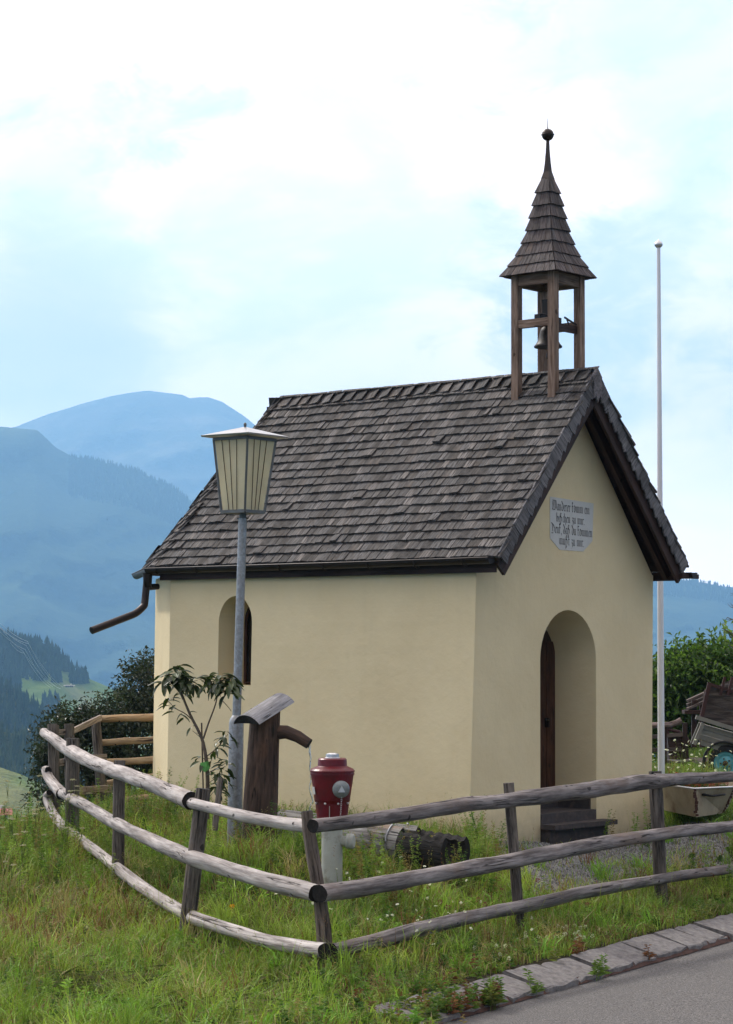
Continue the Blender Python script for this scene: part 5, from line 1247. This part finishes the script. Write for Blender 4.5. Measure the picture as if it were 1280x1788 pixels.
# larch twigs poking in at the right edge
lt_ = thing('larch_tree', 'sparse bare larch twigs reaching in at the right edge above the tree', 'tree', at(1330, 1340, 34)); b = MB(); q = lambda x, y: at(x, y, 34)
b.tube([q(1330, 1345), q(1326, 1150), q(1318, 980)], [.09, .06, .02], 9); b.build('trunk', M['bark'], lt_)
b = MB()
for (x, y, x2, y2) in [(1322, 1062, 1276, 1060), (1323, 1090, 1270, 1078), (1324, 1120, 1262, 1098), (1322, 1040, 1284, 1036), (1324, 1140, 1274, 1128), (1328, 1108, 1366, 1090)]:
    P = bez([q(x, y), q((x + x2) / 2, (y + y2) / 2 + 5), q(x2, y2)], 6); b.tube(P, [.02 - .0026 * i for i in range(7)], 5)
    for k in range(9): p = P[2 + k % 5]; b.tube([p, p + Vector((R.uniform(-.16, .02), R.uniform(-.1, .1), R.uniform(-.09, .09)))], [.005, .0015], 4)
b.build('branch', M['bark'], lt_)

# young fruit tree with large leaves, built leaf by leaf
YT = 21.0
yt = thing('young_fruit_tree', 'young fruit tree with long drooping dark leaves against the cream wall', 'tree', at(362, 1425, YT))
q = lambda x, y, dy=0: at(x, y, YT + dy)
main = [q(362, 1430), q(363, 1385), q(362, 1340), q(358, 1310), q(352, 1285), q(335, 1255), q(322, 1225), q(312, 1195), q(308, 1170)]
b = MB(); b.tube(bez(main, 2), [.020 - .00085 * i for i in range(len(bez(main, 2)))], 8); b.build('trunk', M['bark'], yt)
br = [([q(355, 1290), q(364, 1262), q(375, 1235), q(380, 1215), q(385, 1185)], .010), ([q(340, 1262), q(325, 1245), q(305, 1238), q(294, 1224)], .006), ([q(362, 1320), q(378, 1308), q(392, 1290), q(398, 1282)], .006), ([q(363, 1350), q(382, 1340), q(398, 1330)], .005), ([q(384, 1220), q(396, 1230), q(404, 1242)], .005),
      ([q(352, 1290), q(342, 1280), q(336, 1276)], .004), ([q(362, 1370), q(374, 1358), q(392, 1352)], .004), ([q(316, 1205), q(330, 1190), q(345, 1188)], .005), ([q(312, 1196), q(296, 1186), q(285, 1190)], .005), ([q(384, 1190), q(366, 1182), q(352, 1190)], .005), ([q(384, 1190), q(398, 1180), q(408, 1188)], .005), ([q(363, 1395), q(370, 1385), q(378, 1378)], .004)]
b = MB()
for P, r in br: PP_ = bez(P, 4); b.tube(PP_, [r * (1 - .6 * i / len(PP_)) for i in range(len(PP_))], 6)
b.build('branch', M['bark'], yt)
lmesh = []
for k in range(8):   # curled lanceolate leaf, 12 triangles
    ln = 1.0; V = []; T = R.uniform(.8, 1.25); curl = R.uniform(.25, .75); nseg = 4
    for i in range(nseg + 1):
        f = i / nseg; w = .17 * math.sin(PI * min(1, f * .92 + .04)) ** .8 * R.uniform(.9, 1.1); y = f; z = -curl * f * f * .6
        V += [(-w, y * (1 - .1 * curl * f), z + w * .5), (0, y * (1 - .1 * curl * f), z), (w, y * (1 - .1 * curl * f), z + w * .5)]
    F = [(3 * i + a, 3 * i + a + 1, 3 * i + a + 4, 3 * i + a + 3) for i in range(nseg) for a in (0, 1)]
    mb = MB(); mb.add(V, F, None, 0, True); c = [(.030, .046, .014), (.042, .062, .016), (.022, .035, .012), (.055, .078, .02)][k % 4]; o = mb.build('_l', M['glossleaf'], None, tuple(x * T for x in c)); lmesh.append(o.data); o.data.name = 'leaf'; bpy.data.objects.remove(o)
o0 = ORIG[yt.name]
def put_leaf(p, d, ln):
    d = d.normalized(); s = d.cross(Vector((R.uniform(-.4, .4), R.uniform(-.4, .4), 1))).normalized(); u = s.cross(d)
    o = bpy.data.objects.new('leaf', R.choice(lmesh)); COL.objects.link(o); o.parent = yt; p = p - o0
    o.matrix_local = Matrix(((s.x * ln, d.x * ln, u.x * ln, p.x), (s.y * ln, d.y * ln, u.y * ln, p.y), (s.z * ln, d.z * ln, u.z * ln, p.z), (0, 0, 0, 1)))
def whorl(c, n, rad, ln, down=.3):
    for i in range(n):
        a = R.uniform(0, 2 * PI); d = Vector((math.cos(a), math.sin(a) * .9, R.uniform(-down - .5, .65 - down))); put_leaf(c + Vector((d.x, d.y, 0)) * R.uniform(0, rad) + Vector((0, 0, R.uniform(-.05, .05))), d, ln * R.uniform(.7, 1.15))
for (x, y, n, rad, ln) in [(308, 1172, 26, .06, .16), (322, 1186, 20, .07, .16), (292, 1188, 18, .05, .16), (340, 1190, 16, .05, .15), (385, 1186, 24, .07, .16), (402, 1192, 18, .05, .15), (366, 1190, 12, .05, .14), (398, 1205, 14, .05, .15), (296, 1226, 6, .02, .13), (308, 1240, 5, .03, .12), (325, 1248, 4, .04, .1),
                           (338, 1278, 3, .02, .10), (396, 1285, 10, .05, .12), (380, 1302, 8, .05, .11), (396, 1335, 9, .05, .11), (375, 1345, 6, .04, .11), (388, 1352, 9, .05, .12), (372, 1320, 5, .04, .1), (352, 1325, 6, .03, .11), (378, 1375, 9, .05, .12), (392, 1368, 6, .04, .11), (318, 1212, 5, .04, .13)]:
    whorl(q(x, y), n, rad, ln)
b = MB(); b.tube([q(356, 1430, .05), q(352, 1262, .05)], .008, 6); b.build('cane', M['bark'], yt)
b = MB(); c = q(358, 1338, -.05); b.prism([c + Vector((-.045, 0, .03)), c + Vector((.03, 0, .045)), c + Vector((.045, .01, -.02)), c + Vector((.0, 0, -.055)), c + Vector((-.035, .0, -.03))], Vector((0, .003, 0))); b.build('plant_label', plain('green_plastic', (.10, .30, .07), .4, 0, .5, 30, 0, (.35, .5, .4), (.6, .7)), yt)
sk_ = thing('wooden_stake', 'short leaning wooden stake in the grass between the young tree and lamp', 'stake', at(377, 1435, 20.8)); b = MB(); b.tube([at(375, 1450, 20.8), at(385, 1358, 20.8)], [.028, .026], 8, True, 0, 1, True, .1); b.build('stake', [M['post'], M['endgrain']], sk_, (1.5, 1.5, 1.5))

# ------------------------------------------------------------------ grass and herbs
def blades(pos, h, w, lean, col, tipcol=None):
    n = len(pos); a = NR.uniform(0, 2 * PI, n); d = np.c_[np.cos(a), np.sin(a), np.zeros(n)]; fa = NR.uniform(0, PI, n); s = np.c_[np.cos(fa), np.sin(fa), np.zeros(n)] * (w / 2)[:, None]
    up = np.array([0, 0, 1.])[None]; H = h[:, None]; Lh = (lean * h)[:, None]
    m1 = pos + up * H * .5 + d * Lh * .28; tp = pos + up * H * (1 - .35 * lean[:, None]) + d * Lh
    V = np.stack([pos - s - up * .02, pos + s - up * .02, m1 - s * .8, m1 + s * .8, tp], 1)
    F = np.array([[0, 1, 3], [0, 3, 2], [2, 3, 4]])[None] + (np.arange(n) * 5)[:, None, None]
    T = np.repeat(col, 5, 0)
    if tipcol is not None: T = T.reshape(n, 5, 3); T[:, 4] = tipcol; T = T.reshape(-1, 3)
    return V.reshape(-1, 3), F.reshape(-1, 3), T
def vnoise(x, y, s, seed): 
    return .5 + .25 * (np.sin(x / s + seed) * np.cos(y / s * 1.3 + seed * 2) + .6 * np.sin(x / s * 2.3 + y / s * 1.9 + seed * 3) + .4 * np.cos(y / s * 3.7 - x / s * 2.9 + seed))
def footprint(x, y):
    """true on chapel floor"""
    qx, qy = x - CC.x, y - CC.y; u = qx * CA.x + qy * CA.y; w = qx * CV.x + qy * CV.y
    return (u > -.14) & (u < W_ + .05) & (w > -.02) & (w < D_ + 1.2)
def field(n, dens_f, ylim=(13.2, 29.5)):
    x = NR.uniform(-6.2, 7.2, n); y = ylim[0] + (ylim[1] - ylim[0]) * NR.uniform(0, 1, n) ** 1.25; z = gz_np(x, y)
    px, py = px_of(np.c_[x, y, z]); s = (x - KO.x) * KN.x + (y - KO.y) * KN.y
    tk = (x - KO.x) * KD.x + (y - KO.y) * KD.y; ok = (px > -160) & (px < 1420) & (py < 1900) & ((s > .34 + .12 * vnoise(x, y, .3, 3)) | ((s > -.25) & (tk < .1 + .25 * vnoise(x, y, .2, 2)))) & ~footprint(x, y)
    ok &= NR.uniform(0, 1, n) < dens_f(x, y, s)
    return x[ok], y[ok], z[ok], px[ok], py[ok], s[ok]
YEL = np.array([.30, .35, .065]); GRN = np.array([.125, .235, .034]); DGR = np.array([.04, .075, .018]); DRY = np.array([.30, .235, .12]); RED = np.array([.16, .075, .04])
cb = at(165, 1530, 19.5); cb2 = at(60, 1560, 18); cb3 = at(560, 1720, 16.2)
def hue(x, y):
    a = vnoise(x, y, .55, 1.7)[:, None]; c = GRN * (1 - a) + YEL * a; b_ = np.clip((vnoise(x, y, .9, 4.1) - .52) * 3, 0, 1)[:, None]; c = c * (1 - b_ * .6) + DGR * b_ * .6; c = c * (.35 + 1.2 * vnoise(x, y, .12, 12.5))[:, None]
    d = np.exp(-(((x - cb.x) / .55) ** 2 + ((y - cb.y) / 1.3) ** 2)) + .8 * np.exp(-(((x - cb2.x) / .4) ** 2 + ((y - cb2.y) / 1.0) ** 2))
    sk = (x - KO.x) * KN.x + (y - KO.y) * KN.y; d = d + .30 * (vnoise(x, y, .4, 27) > .60) + .5 * ((sk > .5) & (sk < 2.6) & (x > .2)) * (vnoise(x, y, .35, 21) > .5)
    p = NR.uniform(0, 1, len(x)) < np.clip(d, 0, 1) * .6 + .09; r = NR.uniform(0, 1, len(x)) < .45
    c[p] = np.where(r[p][:, None], RED, DRY); return c * NR.uniform(.65, 1.35, (len(x), 1))
def dens(x, y, s):
    d = .12 + .85 * vnoise(x, y, .3, 2.2) * (.4 + 1.0 * vnoise(x, y, .09, 7.7)); yd = in_yard(x, y); d = np.where(yd, np.clip(.42 - .30 * (s - 1.6), .03, .4) * (vnoise(x, y, .22, 5) > .50) + .02, d)
    dd = np.exp(-(((x - cb3.x) / .35) ** 2 + ((y - cb3.y) / .5) ** 2)); d = d * (1 - .5 * dd)
    return np.clip(d, 0, 1)
x, y, z, px, py, s = field(560000, dens)
h = (.06 + .20 * NR.uniform(0, 1, len(x)) ** 1.5) * (.5 + .8 * vnoise(x, y, .6, 9) + .7 * vnoise(x, y, .1, 3.3) ** 2); h *= np.where(s < .8, .6, 1) * np.where(in_yard(x, y), .45, 1)
w = NR.uniform(.0045, .0105, len(x)); c = hue(x, y)
stuff(npmesh('grass', *blades(np.c_[x, y, z], h, w, NR.uniform(.15, 1.1, len(x)), c)[:2], M['grass'], blades(np.c_[x, y, z], h, w, NR.uniform(.15, 1.1, len(x)), c)[2]))
# tufts of longer blades
def tufts(n, lo, hi, name, df, bl=26, wr=(.004, .009), lean=(.2, 1.0), colf=hue, seed=0):
    x, y, z, px, py, s = field(n, df); k = len(x); X = np.repeat(x, bl) + NR.normal(0, .035, k * bl); Y = np.repeat(y, bl) + NR.normal(0, .035, k * bl); Z = gz_np(X, Y)
    c = np.repeat(colf(x, y), bl, 0) * NR.uniform(.8, 1.25, (k * bl, 1)); h = np.repeat(NR.uniform(lo, hi, k), bl) * NR.uniform(.45, 1.1, k * bl)
    V, F, T = blades(np.c_[X, Y, Z], h, NR.uniform(*wr, k * bl), NR.uniform(*lean, k * bl), c); stuff(npmesh(name, V, F, M['grass'], T))
def d_long(x, y, s): return np.where(in_yard(x, y), .04, 1) * np.where((s < .65), 0, np.clip(vnoise(x, y, .5, 6.3) * 1.5 - .35, .05, 1))
tufts(6000, .18, .44, 'long_grass', d_long)
x, y, z, px, py, s = field(120000, lambda x, y, s: np.where(in_yard(x, y), .05, .35 + .65 * (vnoise(x, y, .28, 31) > .5)))
V, F, T = blades(np.c_[x, y, z], NR.uniform(.05, .20, len(x)), NR.uniform(.004, .008, len(x)), NR.uniform(.9, 1.9, len(x)), np.where(NR.uniform(0, 1, (len(x), 1)) < .5, DRY, np.where(NR.uniform(0, 1, (len(x), 1)) < .4, RED * .8, YEL * .55)) * NR.uniform(.5, 1.2, (len(x), 1))); stuff(npmesh('dry_thatch', V, F, M['grass'], T))
def d_front(x, y, s): return np.where((s > .5) & (s < 2.4) & (x > 0) | ((x < 0) & (y < 17.5)), .6, .0)
tufts(1500, .12, .30, 'broad_grass', d_front, 24, (.007, .015), (.5, 1.4), lambda x, y: (GRN * 1.25)[None] * NR.uniform(.75, 1.35, (len(x), 1)))
# seeding stalks
def stalks(n, lo, hi, name, df):
    x, y, z, px, py, s = field(n, df); k = len(x); h = NR.uniform(lo, hi, k); c = np.where(NR.uniform(0, 1, (k, 1)) < .5, DRY * .9, YEL) * NR.uniform(.7, 1.2, (k, 1)); P = np.c_[x, y, z]
    a = NR.uniform(0, 6.28, k); ln = NR.uniform(.05, .4, k); V, F, T = blades(P, h, np.full(k, .0032), ln, c); tip = V.reshape(k, 5, 3)[:, 4]
    m = 9; pp = np.repeat(tip, m, 0) - np.array([0, 0, 1.]) * NR.uniform(-.01, .09, (k * m, 1)) + NR.normal(0, .008, (k * m, 3)); V2, F2, T2 = leaves_np(pp, NR.normal(size=(k * m, 3)) * .5 + np.array([0, 0, .9]), NR.uniform(.010, .022, k * m), .004, np.repeat(np.where(NR.uniform(0, 1, (k, 1)) < .4, RED * 1.3, DRY), m, 0))
    stuff(npmesh(name, np.r_[V, V2], np.r_[F, F2 + len(V)], M['grass'], np.r_[T, T2]))
stalks(2600, .28, .55, 'seeding_grass', lambda x, y, s: np.where(in_yard(x, y), .05, np.where(s < .7, .1, .85)))
# leafy herbs: stem with many small leaves
def herbs(pts, hr, name, cols, leafn=34, ll=.035, lw=.013, flower=None, mat='grass', fl_n=0, up=.35):
    Vs, Fs, Ts = [], [], []; o = 0
    def push(V, F, T):
        nonlocal o
        Vs.append(V); Fs.append(F + o); Ts.append(T); o += len(V)
    P = np.array(pts, float); k = len(P); h = NR.uniform(*hr, k); c = np.array(cols)[NR.integers(0, len(cols), k)] * NR.uniform(.75, 1.25, (k, 1)); ln = NR.uniform(.05, .35, k)
    V, F, T = blades(P, h, np.full(k, .006), ln, c * .9); push(V, F, T); tip = V.reshape(k, 5, 3)[:, 4]
    t = NR.uniform(.08, 1.0, (k, leafn, 1)); pos = P[:, None] * (1 - t) + tip[:, None] * t; a = NR.uniform(0, 6.28, (k, leafn)); d = np.stack([np.cos(a), np.sin(a), np.full_like(a, up)], -1)
    sz = (1.15 - .7 * t[..., 0]); V, F, T = leaves_np(pos.reshape(-1, 3), d.reshape(-1, 3), (ll * sz * NR.uniform(.6, 1.3, sz.shape)).ravel(), (lw * sz).ravel(), np.repeat(c, leafn, 0) * NR.uniform(.8, 1.25, (k * leafn, 1))); push(V, F, T)
    if flower:
        kind, fc, fr_ = flower
        if kind == 'umbel':
            m = 46; r = fr_ * np.sqrt(NR.uniform(0, 1, (k, m))) * NR.uniform(.7, 1.2, (k, 1)); a = NR.uniform(0, 6.28, (k, m)); off = np.stack([r * np.cos(a), r * np.sin(a), -r * r * 6 + .01 + NR.uniform(-.004, .004, (k, m))], -1); pp = (tip[:, None] + off).reshape(-1, 3)
            V, F, T = leaves_np(pp, NR.normal(size=(k * m, 3)) * np.array([1, 1, .2]), .011, .010, np.array(fc)[None] * NR.uniform(.7, 1.15, (k * m, 1))); push(V, F, T)
            m = 7; a = NR.uniform(0, 6.28, (k, m)); e = tip[:, None] + np.stack([np.cos(a) * fr_ * .7, np.sin(a) * fr_ * .7, np.zeros_like(a)], -1); st = np.repeat((P * .22 + tip * .78)[:, None], m, 1); sd = np.array([.0018, 0, 0]); V = np.stack([st - sd, st + sd, e], 2).reshape(-1, 3); push(V, np.arange(len(V)).reshape(-1, 3), np.repeat(c * .8, m * 3, 0))
        elif kind == 'daisy':
            m = 11; a = np.arange(m) / m * 2 * PI; pn = nrm_(NR.normal(size=(k, 3)) * .45 + np.array([0, -.5, 1.])); e1_ = nrm_(np.cross(pn, [1., .2, 0])); e2_ = np.cross(pn, e1_); d = e1_[:, None] * np.cos(a)[None, :, None] + e2_[:, None] * np.sin(a)[None, :, None]
            V, F, T = leaves_np(np.repeat(tip, m, 0), d.reshape(-1, 3), fr_, fr_ * .42, np.tile(np.array(fc)[None], (k * m, 1)), .05, .02); push(V, F, T)
            V, F, T = leaves_np(np.repeat(tip, 6, 0) - .002, np.repeat(pn, 6, 0) * .6 + NR.normal(size=(k * 6, 3)) * .5, fr_ * .35, fr_ * .3, np.tile(np.array([[.5, .33, .03]]), (k * 6, 1))); push(V, F, T)
        elif kind == 'ball':
            m = 34; v = nrm_(NR.normal(size=(k, m, 3))); pp = (tip[:, None] + v * fr_ * .5).reshape(-1, 3); V, F, T = leaves_np(pp, v.reshape(-1, 3) + np.array([0, 0, .4]), fr_ * .75, fr_ * .3, np.array(fc)[None] * NR.uniform(.7, 1.15, (k * m, 1)), .0); push(V, F, T)
    return npmesh(name, np.concatenate(Vs), np.concatenate(Fs), M[mat], np.concatenate(Ts))
def cloud(px, py, Y, n, sx, sy):
    c = at(px, py, Y); x = c.x + NR.normal(0, sx, n); y = c.y + NR.normal(0, sy, n); ok = ~footprint(x, y); x, y = x[ok], y[ok]; return np.c_[x, y, gz_np(x, y)]
HC = [(.12, .20, .035), (.17, .24, .05), (.06, .11, .024), (.22, .26, .07), (.20, .15, .06)]
x, y, z, px, py, s = field(9500, lambda x, y, s: np.where(in_yard(x, y), .03, .35 + .6 * (vnoise(x, y, .45, 8) > .5)))
stuff(herbs(np.c_[x, y, z], (.07, .26), 'low_herbs', HC, 26, .045, .020))
x, y, z, px, py, s = field(2600, lambda x, y, s: np.where((s > .9) & ~in_yard(x, y) & (vnoise(x, y, .33, 14) > .56), .9, .03) * np.where(y < 19.5, 1, .3))
stuff(herbs(np.c_[x, y, z], (.10, .24), 'leafy_clumps', [(.15, .27, .04), (.20, .30, .06), (.09, .18, .03)], 38, .085, .030, up=.6))
W1 = np.concatenate([cloud(45, 1450, 22.8, 26, .25, .35), cloud(770, 1505, 20.6, 22, .16, .12), cloud(840, 1480, 22.4, 10, .10, .15), cloud(640, 1520, 19.2, 18, .2, .2), cloud(20, 1500, 21.5, 30, .4, .7), cloud(745, 1500, 20.3, 34, .28, .15), cloud(850, 1500, 21.5, 16, .15, .2), cloud(650, 1500, 19.8, 22, .25, .2), cloud(480, 1495, 20.6, 22, .3, .2), cloud(240, 1440, 24.5, 70, .5, 1.0), cloud(40, 1460, 22, 60, .5, .7), cloud(180, 1440, 24.5, 30, .4, .5), cloud(1270, 1530, 22.3, 16, .2, .2), cloud(350, 1460, 21.5, 40, .5, .5), cloud(1090, 1480, 24.2, 6, .2, .1)])
stuff(herbs(W1, (.28, .56), 'tall_weeds', HC, 80, .048, .016))
W2 = np.concatenate([cloud(15, 1450, 23, 13, .35, .8), cloud(30, 1500, 20.8, 12, .30, .6), cloud(70, 1470, 22.2, 22, .25, .5), cloud(-20, 1540, 19.6, 16, .3, .5)])
stuff(herbs(W2, (.36, .72), 'yarrow', [(.07, .095, .03), (.09, .10, .04)], 34, .03, .008, ('umbel', (.38, .34, .27), .026)))
D1 = np.concatenate([cloud(700, 1600, 18.2, 20, .35, .35), cloud(760, 1560, 19.4, 22, .35, .4), cloud(600, 1560, 19, 8, .3, .4), cloud(480, 1640, 17.8, 6, .5, .5)])
stuff(herbs(D1, (.15, .32), 'chamomile', HC, 14, .02, .006, ('daisy', (.70, .68, .64), .017)))
D3 = cloud(1204, 1360, 27.3, 46, .22, .25); stuff(herbs(D3, (.35, .80), 'white_daisies', HC, 20, .03, .010, ('daisy', (.78, .76, .74), .020)))
D2 = np.concatenate([cloud(960, 1665, 18.6, 26, .22, .12), cloud(1010, 1640, 19.2, 10, .15, .12), cloud(860, 1700, 17.4, 6, .2, .15)]); stuff(herbs(D2, (.07, .15), 'white_clover', HC, 26, .022, .018, ('ball', (.60, .58, .50), .016)))
D4 = np.concatenate([cloud(890, 1580, 19.6, 10, .3, .3), cloud(1240, 1530, 22.4, 4, .2, .2), cloud(760, 1600, 18.6, 5, .2, .2)]); stuff(herbs(D4, (.18, .34), 'red_clover', HC, 16, .028, .016, ('ball', (.20, .06, .06), .022)))
D5 = cloud(419, 1615, 18.2, 1, .001, .001); tag(herbs(D5, (.25, .26), 'yellow_flower', HC, 14, .03, .012, ('ball', (.75, .38, .02), .022)), 'single orange yellow flower in the grass below the fountain post', 'flower')
# broad leaved weeds along the kerb and in the bank
K1 = []
for t_ in NR.uniform(-1.4, 9, 26): p = KP(t_, NR.uniform(.30, .50), 0); K1.append((p.x, p.y, ROADZ + .10))
for t_ in list(NR.uniform(-.4, .95, 90)) + [.95, 1.0, 1.5, 1.6, 2.5, 2.55, 2.6, .2, 3.6]: p = KP(t_, NR.uniform(-.04, .06) if t_ > .8 else NR.uniform(-.05, .4), 0); K1.append((p.x, p.y, ROADZ + .02))
stuff(herbs(K1, (.10, .22), 'kerb_weeds', [(.12, .18, .04), (.18, .19, .05), (.08, .14, .03), (.16, .07, .04)], 34, .07, .024))
x, y, z, px, py, s = field(2600, lambda x, y, s: np.where((s > .5) & (s < 1.7) & (x > .5) | ((y < 17.5) & (x < .5)), .8, .05)); stuff(herbs(np.c_[x, y, z], (.05, .12), 'broadleaf_herbs', [(.06, .12, .022), (.09, .16, .03), (.04, .08, .018)], 20, .07, .035, up=.8))
# cut hay lying on the bank
x = at(250, 1720, 15.9).x + NR.normal(0, .32, 3800); y = 15.8 + NR.normal(0, .38, 3800); z = gz_np(x, y) + NR.uniform(.02, .10, 3800); a = NR.normal(.5, .6, 3800)
V, F, T = leaves_np(np.c_[x, y, z], np.c_[np.cos(a), np.sin(a), NR.normal(.05, .15, 3800)], NR.uniform(.12, .32, 3800), .005, np.where(NR.uniform(0, 1, (3800, 1)) < .55, [[.15, .14, .08]], [[.06, .085, .025]]) * NR.uniform(.6, 1.2, (3800, 1)), .1); stuff(npmesh('cut_hay', V, F, M['grass'], T))
# flowers in the tub
def tubplants():
    n = 120; w = NR.dirichlet(np.ones(5) * .8, n); P = w @ np.array([list(p + (tub_c - p) * .1) for p in tub_top]); 
    o = herbs(P, (.04, .13), 'tub_foliage', [(.05, .085, .02), (.07, .10, .03), (.16, .05, .02)], 16, .035, .016, ('ball', (.30, .05, .03), .016)); stuff(o)
tubplants()
# grass beyond the tub, around the daisies and trailer
x = NR.uniform(2.5, 9, 60000); y = NR.uniform(25.3, 35, 60000); ok = ~footprint(x, y) & (NR.uniform(0, 1, 60000) < .9); x, y = x[ok], y[ok]
V, F, T = blades(np.c_[x, y, gz_np(x, y)], NR.uniform(.06, .22, len(x)), NR.uniform(.006, .012, len(x)), NR.uniform(.2, 1, len(x)), (np.array([.11, .17, .035]))[None] * NR.uniform(.6, 1.3, (len(x), 1))); stuff(npmesh('rear_grass', V, F, M['grass'], T))

# ================================================================== HAZE
def haze():
    b = MB(); x0, x1, y0, y1, z0, z1 = -21000, 21000, -9500, 9750, -342, 1090
    b.hexa([(x0, y0, z0), (x1, y0, z0), (x1, y1, z0), (x0, y1, z0), (x0, y0, z1), (x1, y0, z1), (x1, y1, z1), (x0, y1, z1)])
    m = bpy.data.materials.new('haze_air'); m.use_nodes = True; nt = m.node_tree; nt.nodes.clear(); out = nt.nodes.new('ShaderNodeOutputMaterial'); v = nt.nodes.new('ShaderNodeVolumePrincipled')
    v.inputs['Color'].default_value = (*HAZE_C, 1); v.inputs['Density'].default_value = HAZE_D; v.inputs['Anisotropy'].default_value = .35
    nt.links.new(v.outputs[0], out.inputs['Volume']); o = b.build('haze', m); stuff(o)
HAZE_C, HAZE_D = (.31, .62, 1.0), 1.6e-4
haze()
